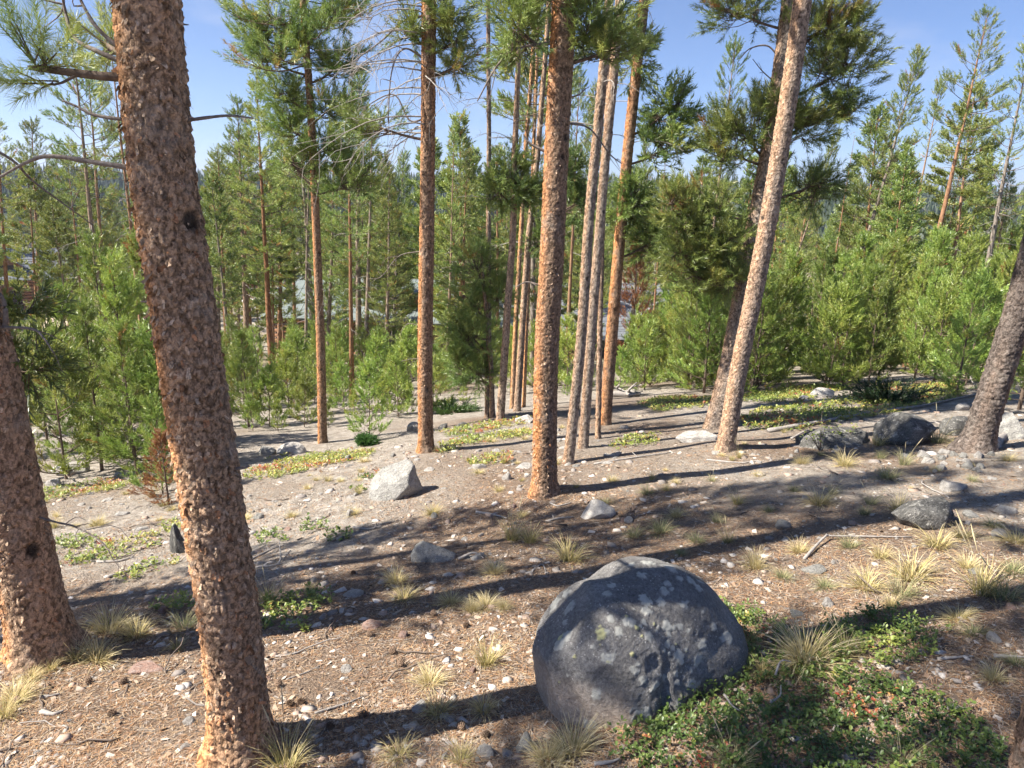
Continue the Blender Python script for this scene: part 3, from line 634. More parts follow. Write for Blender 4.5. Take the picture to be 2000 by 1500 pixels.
# the clump of slimmer trunks in the middle
def slim(label, base, path, w, H, seed, kind='pink', masses=(), crown=None, deads=0, lod='mid', zd=(2, 6), knots=6, Ld=.7):
    t = KeyTree(label, base, path, w, H, seed, kind, .45, .026, 22, .018, .026, .005, knots, pi, .2)
    for a in masses: t.mass(*a)
    if crown: t.crown(*crown)
    if deads: t.deadfill(zd[0], zd[1], deads, Ld, .006, .9, 5)
    return t.done(lod)
slim('pale mottled trunk with a dark foot, foremost of the slim trunk cluster', (1110, 905), [(1135, 660), (1149, 450), (1161, 315), (1175, 175), (1190, 0)], 22, 11, 21, 'grey', [], (6.8, .8, 'col', 'mid', .8, .6), 10, 'mid', (3, 7))
slim('pale slim trunk with a blackened foot beside a clump of grey-orange trunks', (1139, 875), [(1157, 625), (1171, 450), (1182, 315), (1196, 175), (1211, 0)], 21, 11, 22, 'grey', [], (6.8, .8, 'col', 'mid', .8, .6), 12, 'mid', (3, 7))
slim('thin pole trunk with a bare orange foot against a thicker brown trunk', (1168, 856), [(1173, 590), (1180, 350), (1188, 150)], 11, 9, 23, 'pink', [], (6.4, .6, 'col', 'mid', .8, .6), 6)
slim('brown trunk forking at the top with dense hanging needle boughs', (1181, 829), [(1200, 590), (1212, 450), (1224, 315), (1241, 157), (1257, 10)], 26, 10.5, 24, 'rust', [(1305, 215, 46, 60, None, .3), (1300, 290, 52, 40, None, .28), (1245, 110, 36, 50, None, .3), (1235, 390, 36, 40, None, .2), (1275, 470, 34, 45, None, .2), (1215, 420, 30, 30, None, .2)], (7.6, .8, 'col', 'mid', .8, .6), 12, 'mid', (3.5, 7))
slim('straight slim trunk holding a dark round needle head below the tall crowns', (977, 821), [(995, 555), (1002, 450), (1004, 330), (1006, 280)], 17, 5.9, 25, 'pink', [(1000, 345, 40, 55, None, .25), (975, 375, 25, 28, None, .25), (1030, 380, 28, 35, None, .2)], None, 4, 'mid', (3, 5))
slim('slim orange-tan trunk leaning beside a straighter one in the middle clump', (1010, 803), [(1028, 520), (1038, 413), (1050, 300), (1058, 200)], 15, 7.5, 26, 'pink', [(1130, 395, 40, 50, None, .25), (1060, 470, 22, 30, None, .2), (1110, 330, 30, 36, None, .25)], (4.6, .7), 6, 'mid', (3, 6))
slim('thin orange trunk half hidden behind the middle clump', (1023, 795), [(1030, 600), (1036, 450), (1042, 300)], 8, 8.5, 27, 'orange', [], (5, .7), 3)
slim('thin dark orange trunk squeezed between the middle clump and the rust-flanked trunk', (1000, 798), [(1008, 620), (1018, 450), (1026, 300), (1040, 120), (1046, 0)], 10, 10.5, 28, 'orange', [], (4.6, 1.0, 'col', 'mid', 1.0, .1, .6), 6)
slim('double thin trunk under a dense low green pine crown', (952, 816), [(955, 600), (954, 450), (955, 280), (954, 120)], 12, 7.4, 29, 'grey', [], None, 16, 'mid', (3, 7), 3, .6)
slim('dense bushy green pine with rounded boughs and a short bare foot', (962, 816), [(958, 700), (945, 560), (940, 500)], 12, 0, 30, 'pink', [(930, 520, 42, 42, None, .50), (920, 590, 48, 40, None, .52), (925, 660, 52, 40, None, .48), (935, 730, 52, 40, None, .42), (975, 580, 28, 40, None, .5), (890, 640, 26, 30, None, .55), (900, 710, 26, 30, None, .5)], None, 0, 'near')
# ------------------------------------------------------------------ pooled pines for the slope below and the valley
POOL = dict(
 full=[pool_pine(101 + k, 10, .22 + .06 * k, 1.15, 'mid', 'col', .06, 1.25, deadn=5, tint=.52, spacing=.31, per=(4, 5)) for k in range(4)],
 top=[pool_pine(111 + k, 10, .48 + .07 * k, 1.1, 'mid', 'top', .12, 1.0, deadn=10, tint=.5) for k in range(3)],
 sparse=[pool_pine(121 + k, 10, .45 + .1 * k, .85, 'mid', 'col', .35, .8, deadn=22, tint=.5) for k in range(2)],
 snag=[pool_pine(131 + k, 10, .90, .5, 'mid', 'top', .4, .6, r0=.07, deadn=20, tint=.6) for k in range(2)],
 ffull=[pool_pine(141 + k, 10, .12 + .07 * k, 1.55, 'far', 'col', .04, 1.3, deadn=3, tint=.5, spacing=.36, per=(4, 6)) for k in range(5)],
 ftop=[pool_pine(151 + k, 10, .40 + .08 * k, 1.4, 'far', 'top', .05, 1.3, deadn=5, tint=.5, spacing=.36, per=(4, 6)) for k in range(3)])
for k in ('snag',):
    for p in POOL[k]: p['crown'] = None
SAP = [pool_sapling(161 + k, 3.0, .66 + .08 * (k % 3), 'mid', tint=.40 + .08 * (k % 3), gap=.10) for k in range(6)]
SAPS = [pool_sapling(171 + k, 1.2, .36, 'mid', tint=.45) for k in range(3)]
rg = np.random.default_rng(2024)
def px_tree(pool, label, ref, top, D, wide=1.0, group=None, rz=None, name='pine_tree', cat='pine tree'):
    a, b = atY(*ref, D), atY(*top, D); d = (b - a) / (b[2] - a[2]); x, y, z = a
    for _ in range(6): z = float(gz(x, y)); x = a[0] + d[0] * (z - a[2])
    H = b[2] - z; return place(pool, name, label, cat, x, y, H, group, rg.random() * 6.28 if rz is None else rz, (math.atan(d[0]), 0), wide)
P_ = POOL
for a in [
 (P_['top'][2], 'tall bare-trunked pine with a small airy crown above the sapling thicket', (1816, 521), (1930, 25), 22, 1.15),
 (P_['sparse'][0], 'leaning bare-trunked pine with ragged boughs beyond the sapling thicket', (1911, 611), (2015, 70), 19, 1.2),
 (P_['full'][2], 'tall narrow full-crowned pine standing clear against the sky', (1685, 490), (1793, 100), 26, 1.15),
 (P_['sparse'][1], 'thin sparse pine between two taller crowns beyond the thicket', (1790, 402), (1840, 158), 30, .9),
 (P_['snag'][0], 'thin bare grey snag rising straight out of the sapling thicket', (1613, 618), (1668, 265), 24, .9),
 (P_['snag'][1], 'bare snag with short twigs next to a thinner bare snag', (1650, 507), (1692, 312), 28, 1.0),
 (P_['full'][1], 'reddish-trunked pine just past the leaning twin trunks', (1524, 604), (1640, 250), 20, .8),
 (P_['snag'][0], 'short grey snag past the reddish-trunked pine', (1587, 600), (1601, 395), 30, 1.0),
 (P_['top'][0], 'small pine top showing beside the twin trunks, against the sky', (1400, 400), (1438, 72), 25, .9),
 (P_['full'][0], 'sunlit broad-crowned pine rising right past the middle clump', (1040, 700), (1047, 10), 17, 1.0),
 (P_['top'][1], 'orange thin-trunked pine past the rust-flanked trunk', (1105, 716), (1128, 150), 20, .9),
 (P_['snag'][1], 'grey pole-like snag rising past the shingled roof', (1287, 490), (1302, 290), 28, 1.0),
 (P_['sparse'][0], 'thin pine with bare lower trunk next to the orange-edged trunk', (871, 790), (885, 255), 20, .9),
 (P_['top'][0], 'pine with grey trunk and dark needle skirt halfway up its stem', (688, 805), (680, 175), 17, 1.0),
 (P_['sparse'][1], 'pole pine tangled in grey dead twigs', (713, 750), (730, 230), 24, 1.2),
 (P_['sparse'][0], 'pale orange slim trunk right behind the slim open-crowned pine', (596, 770), (606, 240), 19, .8),
 (P_['full'][3], 'tall dense pine with crown reaching low, below the slope edge', (529, 680), (497, 150), 28, 1.25),
 (P_['full'][0], 'dense round-crowned pine next to an even taller dense pine', (545, 675), (548, 260), 31, 1.2),
 (P_['ftop'][0], 'small pine with bare trunk in the clearing by the garage', (464, 600), (452, 330), 56, 1.1),
 (P_['ftop'][1], 'thin bare-trunked pine at the edge of the clearing by the garage', (452, 615), (436, 350), 52, 1.0),
 (P_['ffull'][0], 'paired slim pine at the clearing edge', (487, 620), (470, 270), 45, 1.2),
 (P_['ftop'][2], 'slim pine standing over the pale driveway patch', (576, 632), (570, 300), 42, 1.2),
 (P_['top'][1], 'orange-trunked pine with wispy crown partly past the thick leaning trunk', (192, 518), (143, 50), 22, 1.1),
 (P_['top'][2], 'thinner orange-trunked pine paired with a wispy-crowned one', (196, 490), (170, 110), 27, 1.0),
 (P_['sparse'][0], 'dark sparse pine hugging the edge of the thick leaning trunk', (248, 400), (205, 20), 20, .8),
 (P_['top'][0], 'slim pine leaning above the log house driveway', (165, 630), (132, 300), 27, .9),
 (P_['top'][1], 'full green pine near the log house', (70, 500), (58, 235), 44, 1.3),
 (P_['full'][3], 'shaggy pine with broad crown beside the log house', (118, 560), (108, 290), 36, 1.2),
 (P_['top'][2], 'high-crowned pine in front of the log house roof', (12, 560), (-5, 240), 30, 1.2),
 (P_['full'][0], 'dense mid-height pine below the open-crowned slim pine', (640, 700), (655, 250), 26, 1.1),
 (P_['full'][2], 'green full pine peeking past the thick leaning trunk', (425, 560), (418, 330), 34, 1.3),
 (P_['full'][1], 'sunlit pine between the slim open-crowned pine and the orange-edged trunk', (770, 620), (790, 300), 33, 1.2),
 (P_['full'][3], 'dark green pine crowning out between trunks by the green roof', (890, 560), (905, 345), 38, 1.2),
 (P_['full'][1], 'tall full pine close past the slim open-crowned pine', (700, 620), (703, 150), 25, 1.3),
 (P_['full'][3], 'broad tall pine beyond the clearing, crown to mid-trunk', (480, 600), (466, 205), 33, 1.5),
 (P_['top'][0], 'high-crowned pine right past the thick leaning trunk', (440, 600), (425, 290), 30, 1.3),
 (P_['full'][2], 'light green pine filling the gap past the open-crowned slim pine', (610, 620), (575, 190), 30, 1.4),
 (P_['full'][0], 'bushy pine below the bough tangle of the orange-edged trunk', (755, 620), (760, 330), 24, 1.3),
 (P_['full'][2], 'sunlit bushy pine between the orange-edged trunk and the middle clump', (905, 600), (915, 300), 27, 1.3),
 (P_['full'][1], 'shaggy pine past the slim trunk cluster', (1150, 600), (1165, 170), 22, 1.1),
 (P_['full'][3], 'thick green pine past the forked brown trunk', (1240, 560), (1262, 290), 26, 1.2),
 (P_['full'][1], 'round-topped pine beyond the reddish-trunked pine', (1560, 500), (1590, 330), 30, 1.4),
 (P_['full'][0], 'green pine under the two bare snags', (1640, 480), (1655, 395), 33, 1.6),
 (P_['full'][2], 'loose pine beneath the small airy crown', (1850, 480), (1880, 300), 27, 1.2),
 (P_['full'][3], 'broad pine at the thicket edge under a leaning ragged one', (1945, 520), (1975, 330), 25, 1.3),
 (P_['full'][1], 'bushy pine beyond the thicket, low and wide', (1745, 500), (1770, 350), 27, 1.5)]: px_tree(*a[:5], wide=a[5])
dp = pool_sapling(181, 3, .8, 'mid', 'redneedle', .6, .3); px_tree(dp, 'rust-brown dead young pine in front of the shingled roof', (1237, 680), (1241, 470), 21, .7)

# saplings: the thickets left and right and along the slope edge
def sap(px, py_top, D, label, group, wide=1.0, pool=None, lo=0):
    b = atY(px, py_top, D); x = b[0]; z = float(gz(x, D)); H = max(.35, b[2] - z); p = pool or (SAP if H > 1.6 else SAPS)[rg.integers(0, 6 if H > 1.6 else 3)]
    return place(p, 'pine_sapling', label, 'pine sapling', x, D, H, group, rg.random() * 6.28, (rg.normal(0, .02), rg.normal(0, .02)), wide)
LT = 'bright green pine sapling in the shaded thicket between the scaly trunks'
for px, yt, D in [(125, 570, 9.6), (60, 640, 10.4), (215, 520, 9.2), (160, 610, 8.4), (262, 560, 9.8), (235, 640, 8.0), (300, 500, 11.5), (20, 615, 12), (110, 585, 13.5), (330, 600, 9.6), (180, 480, 14.5), (265, 470, 15), (70, 600, 15), (-30, 640, 9.5), (-60, 600, 12), (300, 690, 8.2), (95, 690, 8.0)]: sap(px, yt, D, LT, 'saplings of the shaded thicket', 1.05)
RT = 'yellow-green pine sapling in the dense thicket beyond the mat of low leaves'
for i in range(92):
    D = 11.0 + 9 * rg.random() ** 1.2; px = rg.uniform(1235, 2080)
    if 1120 < px < 1290 and D < 12.5: D += 3
    yt = np.interp(D, [11, 15, 20], [560, 505, 462]) + rg.normal(0, 22) + np.interp(px, [1240, 1420, 1800], [55, 25, 0])
    if 1180 < px < 1335: yt = max(yt, 632 + rg.normal(0, 8))
    sap(px, yt, D, RT, 'saplings of the dense thicket', rg.uniform(.85, 1.2))
MT = 'young pine growing at the edge where the slope drops away'
for px, yt, D in [(470, 690, 13), (500, 640, 16), (520, 730, 11.6), (560, 700, 13), (590, 745, 11.2), (540, 790, 10.6), (490, 780, 10.9), (610, 690, 16), (655, 640, 17), (670, 720, 13), (690, 770, 12), (745, 740, 12), (770, 700, 14), (795, 760, 12), (740, 660, 19), (800, 640, 21), (860, 700, 16), (905, 770, 13.5), (1075, 730, 15), (1090, 690, 18), (1215, 690, 14), (1250, 665, 15), (430, 700, 15), (455, 620, 20), (575, 620, 24), (640, 800, 11), (1235, 730, 12.6), (1110, 740, 13.5), (1150, 720, 15)]: sap(px, yt, D, MT, 'young pines at the slope edge', 1.0)
for i in range(46):
    D = 11.5 + 15 * rg.random(); px = rg.uniform(400, 1130); H_ = rg.uniform(.5, 1.9) + max(0, D - 15) * .07
    p = atY(px, 700, D); g_ = float(gz(p[0], D)); yt = proj([p[0], D, g_ + H_])[1]; sap(px, max(yt, 635 + rg.random() * 40), D, MT, 'young pines at the slope edge', 1.1)
def at_px(px, py, H, label, pool, name='pine_sapling', cat='pine sapling', wide=1.0):
    b = hit(px, py); return place(pool, name, label, cat, b[0], b[1], H, None, rg.random() * 6.28, (0, 0), wide)
at_px(722, 858, .95, 'lone small green pine on open ground beside the orange-edged trunk', SAPS[0])
at_px(330, 985, .75, 'rust-brown dying pine bush partly hidden behind the thick leaning trunk', dp, wide=1.5)
at_px(318, 965, .95, 'half green half brown young pine behind the thick leaning trunk', SAPS[1], wide=.9)
at_px(1868, 770, 1.55, 'bright green pine sapling next to the dark shaded trunk', SAP[1], wide=1.0)
at_px(1990, 800, 2.2, 'tall dark green sapling at the uphill side of the dark shaded trunk', SAP[3], wide=1.0)
at_px(1930, 745, 1.9, 'sapling half hidden behind the dark shaded trunk', SAP[2], wide=1.0)

# pines of the lower slope and valley
used = []
def free(x, y, r):
    for a, b in used:
        if (a - x) ** 2 + (b - y) ** 2 < r * r: return False
    used.append((x, y)); return True
HOUSE_GAPS = []   # (px0, px1, py of the sight line, distance of the house): left a little open
def forest(n, D0, D1, hr, pools, label, group, spread=1.15, rmin=2.0, px_rng=(-120, 2120)):
    k = 0; tries = 0
    while k < n and tries < n * 30:
        tries += 1; D = sqrt(rg.uniform(D0 ** 2, D1 ** 2)); px = rg.uniform(*px_rng); p = atY(px, 400, D); x = p[0]
        bad = False
        for a0, a1, dh, keep in HOUSE_GAPS:
            if a0 < px < a1 and D < dh + 9 and rg.random() > keep: bad = True
        if bad or not free(x, D, rmin): continue
        H = rg.uniform(*hr); pl = pools[rg.integers(0, len(pools))]
        place(pl, 'pine_tree', label, 'pine tree', x, D, H, group, rg.random() * 6.28, (rg.normal(0, .025), rg.normal(0, .02)), rg.uniform(.9, 1.3)); k += 1
HOUSE_GAPS += [(1185, 1330, 60, .2), (690, 725, 52, .6), (845, 880, 52, .5), (-10, 100, 84, .1), (440, 485, 110, .3)]
forest(52, 24, 46, (6.5, 10.0), P_['ffull'] + P_['ftop'], 'mid-height pine on the slope falling to the houses', 'pines on the falling slope', rmin=2.2)
forest(110, 46, 90, (8.5, 13.5), P_['ffull'][:4] + P_['ftop'][:2], 'pine of the valley woods around the houses', 'pines of the valley woods', rmin=3.0)
forest(120, 90, 175, (9, 15), P_['ffull'], 'far pine of the woods beyond the houses', 'pines beyond the houses', rmin=3.5)
# trees outside the picture, uphill and to the sunny side, whose shadows fall across the slope
for (x, y, H, k) in [(-5.2, .55, 11.0, 'top'), (-6.2, .3, 12.0, 'top'), (-5.0, 2.9, 9.0, 'top'), (-4.7, 3.6, 9.5, 'full'), (-12, 1.6, 12, 'full')]:
    place(P_[k][1], 'pine_tree', 'pine outside the view whose shadow falls over the open slope', 'pine tree', x, y, H, 'pines outside the view on the sunny side', rg.random() * 6, wide=.95 if y < 1 else 1.0)
# the wooded hills across the valley: one far mass
M['farwood'] = mat_needles('distant_forest_green', [(0, (.035, .06, .025)), (1, (.085, .11, .045))], 0)
fw = MB(); n = 5600; ang = rg.uniform(-.72, .72, n); D = np.sqrt(rg.uniform(170 ** 2, 620 ** 2, n)); x = D * np.tan(ang); z = gz(x, D); H = rg.uniform(8, 15, n)
lay = 4
for j in range(lay):
    t0 = .08 + .80 * j / lay; S = 6; th = rg.random((n, 1)) * 6.28 + np.arange(S) * 2 * pi / S; rr = (H * .17 * (1 - t0) + .25)[:, None] * rg.uniform(.55, 1.25, (n, S))
    base = np.stack([x[:, None] + rr * np.cos(th), D[:, None] + rr * np.sin(th), (z + H * t0)[:, None] + rg.normal(0, .3, (n, S))], -1)
    apex = np.stack([x, D, z + H * (t0 + .36)], -1)[:, None]; v = np.concatenate([base, apex], 1).reshape(-1, 3)
    i = np.arange(S); f = np.stack([i, (i + 1) % S, np.full(S, S)], -1); f = (f[None] + (np.arange(n) * (S + 1))[:, None, None]).reshape(-1, 3)
    fw.add(v, f, np.repeat(np.clip(rg.normal(.35, .15, n), 0, .7), S + 1))
o = link('distant_forest', fw.mesh('distant_forest', M['farwood'], smooth=False), kind='stuff'); tag(o, 'dark pine forest covering the far hills across the valley', 'forest')
# ------------------------------------------------------------------ rocks
def m_rock(name, c1, c2, c3, lich=(.50, .50, .44), lm=.62, dark=(.05, .05, .052), dm=.0, sc=1.0):
    t = NT(name); o = t.obj(); n1 = t.noise(2.6 * sc, 7, .65, o); sp = t.node('TexVoronoi', i_Scale=46.0 * sc, i_Vector=o); spk = t.node('SeparateColor', i_0=sp.outputs['Color']).outputs[0]
    c = t.ramp(n1, [(.3, c1), (.5, c2), (.72, c3)]); c = t.mix(1.0, c, t.ramp(spk, [(0, G(.62)), (.5, G(1.0)), (1, G(1.25))]), 'MULTIPLY')
    l = t.noise(4.5 * sc, 8, .75, o); c = t.mix(t.ramp(l, [(lm, G(0)), (lm + .05, G(.85))]), c, lich)
    if dm:
        d = t.noise(3.6 * sc, 8, .75, t.node('Mapping', i_Vector=o, i_Location=(3.1, 1.7, 5.2)).outputs[0]); c = t.mix(t.ramp(d, [(dm - .06, G(.95)), (dm, G(0))]), c, dark)
    h = t.math('ADD', n1, t.math('MULTIPLY', t.noise(14 * sc, 6, .7, o), .5)); return t.principled(c, .92, t.bump(h, .9, .05), .1)
M['granite'] = m_rock('pale_granite', (.38, .35, .32), (.53, .50, .465), (.68, .65, .61))
M['greyrock'] = m_rock('lichen_grey_rock', (.26, .25, .235), (.37, .36, .335), (.47, .455, .43), (.56, .545, .46), .58, (.09, .09, .085), .40)
M['darkrock'] = m_rock('dark_lichened_rock', (.08, .079, .076), (.14, .137, .13), (.25, .243, .23), (.42, .41, .38), .55)
M['pinkrock'] = m_rock('pink_granite', (.40, .24, .19), (.50, .34, .28), (.55, .46, .42))
def rock_v(level, seed, cuts=13, rough=.11, flat=.0):
    rng = np.random.default_rng(seed); v, f = ico(level); p = v.copy()
    for k in range(cuts):
        nv = nrm(rng.normal(size=3)); d = rng.uniform(.48, .86); s = p @ nv - d; p = p - np.maximum(s, 0)[:, None] * nv * .97
    p = p * (1 + rough * 2 * fbm3(v * 1.3 + seed, seed, 3)[:, None]) + v * (rough * .5 * fbm3(v * 5 + seed, seed + 9, 3))[:, None]
    return p, f
ROCKMESH = {}
for mk in ('granite', 'greyrock', 'pinkrock', 'darkrock'):
    ROCKMESH[mk] = []
    for k in range(5 if mk != 'pinkrock' else 2):
        p, f = rock_v(3, 300 + 17 * k + len(mk)); mb = MB(); mb.add(p, f); ROCKMESH[mk].append(mb.mesh('stone', M[mk]))
rk = np.random.default_rng(77)
def stone(px, py, w, h, mk, label, group=None, name='stone', cat='rock', uniq=0, deep=.9, yaw=None, mesh=None, sunk=.35, tilt=0):
    """px, py: foot of the stone in the photograph; w, h: its size there"""
    b = hit(px, py); d = depth(b); a = w / 2 / FPX * d; c = h / FPX * d / (1 + (1 - sunk)); ay = a * deep
    y = b[1] + ay * .6; x = b[0]; z = float(gz(x, y)) + c * (1 - 2 * sunk) * .5
    if uniq:
        p, f = rock_v(uniq, int(px * 7 + py)); mb = MB()
        if label.startswith('pointed'): hz_ = np.clip(p[:, 2:3] + .3, 0, 2); p[:, :2] *= np.clip(1.12 - .30 * hz_, .3, 2); p[:, 0:1] += .22 * hz_; p[:, 2] *= 1.35
        mb.add(p, f); o = link(name, mb.mesh(name, M[mk]), None, (x, y, z)); o.scale = (a, ay, c * 1.25); o.rotation_euler = (0, tilt, yaw or 0)
    else:
        me = ROCKMESH[mk][rk.integers(0, len(ROCKMESH[mk]))]; o = link(name, me, None, (x, y, z)); o.scale = (a, ay, c * 1.2); o.rotation_euler = (rk.normal(0, .12), rk.normal(0, .12) + tilt, rk.random() * .8 - .4 if yaw is None else yaw)
    return tag(o, label, cat, group)
# the big dark boulder
bb = hit(1205, 1415); dB = depth(bb); v, f = ico(7)
BC = np.array([bb[0] + .09, bb[1] + .37, float(gz(bb[0] + .09, bb[1] + .37)) + .13])
def ell(c, r):
    c = np.array(c); r = np.array(r); A_ = ((v / r) ** 2).sum(1); B_ = (v * c / r ** 2).sum(1); C_ = ((c / r) ** 2).sum() - 1; return (B_ + np.sqrt(np.maximum(B_ * B_ - A_ * C_, 1e-4))) / A_
e1 = ell((-.11, -.05, .0), (.325, .34, .33)); e2 = ell((.12, .12, .02), (.36, .36, .335)); e3 = ell((.30, .12, -.09), (.28, .30, .25)); e4 = ell((-.06, -.11, -.13), (.36, .30, .25))
k_ = 26.; R_ = np.log(np.exp(k_ * e1) + np.exp(k_ * e2) + np.exp(k_ * e3) + np.exp(k_ * e4)) / k_ - .03
groove = np.exp(-((v @ nrm([.90, .30, -.30])) ** 2) / .004) * sst(.1, .5, -v[:, 1]) * sst(.5, .1, v[:, 2]) * .028
R_ = R_ - groove + .05 * fbm3(v * 1.7, 5, 3) + .016 * fbm3(v * 7, 6, 4) + .006 * fbm3(v * 26, 8, 3)
pb = v * R_[:, None]
for nv, dc in (((-.74, -.10, .66), .335), ((.50, -.42, .76), .355), ((.62, -.70, .30), .36), ((-.25, -.85, .48), .375), ((-.9, -.3, -.1), .40), ((.1, .3, .95), .36)):
    nv = nrm(nv); s_ = pb @ nv - dc - .02 * fbm3(v * 4, 33, 3); pb = pb - np.maximum(s_, 0)[:, None] * nv * .8
for k in range(9):
    u_ = nrm(np.random.default_rng(40 + k).normal(size=3) * [1, 1, .6] + [0, -.5, .2]); dd = np.linalg.norm(v - u_, axis=1); pb = pb - v * (.014 * (1 - sst(.06, .16, dd + .1 * fbm3(v * 6, 50 + k, 2))))[:, None]
tanm = sst(.02, -.10, pb[:, 2] + .09 * fbm3(v * 3, 12, 3) * 2 - .07 + .34 * sst(-.08, .2, pb[:, 0])) * .9
# lichen rosettes: position on the boulder, size, colour class
rl = np.random.default_rng(9); L1 = np.zeros(len(v)); L2 = np.zeros(len(v)); wob = fbm3(v * 9, 15, 3) * 1.6 + fbm3(v * 34, 16, 3) * 1.5
def spot(u, s, arr, asp=1.0):
    u = nrm(u); d = v - u; side = nrm(np.cross(u, [0, 0, 1.0])); dd = np.sqrt(np.maximum((d ** 2).sum(1) + (asp ** 2 - 1) * (d @ side) ** 2, 0)); np.maximum(arr, 1 - sst(.75, 1.0, dd / s + wob), out=arr)
for k in range(95): spot(nrm([rl.normal(.25, .6), rl.normal(-.55, .5), rl.normal(.55, .4)]), rl.uniform(.018, .075) * (1 if rl.random() < .8 else 1.5), L1)
spot([-.40, -.62, .55], .10, L2, 1.6)
for k in range(22): spot(nrm([rl.normal(-.1, .5), -.8, rl.normal(.4, .4)]), rl.uniform(.012, .03), L2)
pb = pb + v * (.0035 * L1 + .006 * L2 * (.5 + noise3(v * 60, 3)))[:, None]
mb = MB(); mb.add(pb, f, np.stack([tanm, L1, L2, np.ones(len(v))], -1))
def m_boulder():
    t = NT('boulder_stone'); a = t.attr(); s = t.node('SeparateColor', i_0=a.outputs['Color']); o = t.obj(); n = t.noise(5, 6, .6, o); fn = t.noise(70, 6, .7, o)
    c = t.ramp(n, [(.3, (.16, .154, .15)), (.55, (.225, .218, .212)), (.75, (.31, .302, .292))]); c = t.mix(1.0, c, t.ramp(fn, [(.3, G(.55)), (.7, G(1.35))]), 'MULTIPLY'); c = t.mix(1.0, c, t.ramp(t.noise(330, 3, .7, o), [(.3, G(.6)), (.7, G(1.35))]), 'MULTIPLY')
    sp = t.node('TexVoronoi', i_Scale=60.0, i_Vector=o); pt = t.math('MULTIPLY', t.ramp(sp.outputs['Distance'], [(.14, G(1)), (.22, G(0))]), t.ramp(t.noise(6.5, 4, .6, o), [(.48, G(0)), (.56, G(.8))])); c = t.mix(pt, c, (.52, .51, .49))
    raw = t.ramp(fn, [(.25, (.22, .175, .14)), (.5, (.40, .33, .27)), (.75, (.55, .48, .41))]); c = t.mix(s.outputs[0], c, raw)
    c = t.mix(t.math('MULTIPLY', s.outputs[1], .9), c, t.ramp(t.noise(40, 4, .6, o), [(.3, (.36, .365, .34)), (.7, (.56, .555, .51))])); c = t.mix(t.math('MULTIPLY', s.outputs[2], .9), c, (.60, .58, .30))
    return t.principled(c, .88, t.bump(t.math('ADD', fn, t.math('MULTIPLY', n, .8)), .9, .016), .15)
M['boulder'] = m_boulder()
tag(link('boulder', mb.mesh('boulder', M['boulder']), None, BC), 'big smooth charcoal boulder with pale lichen spots and a tan underside', 'boulder')
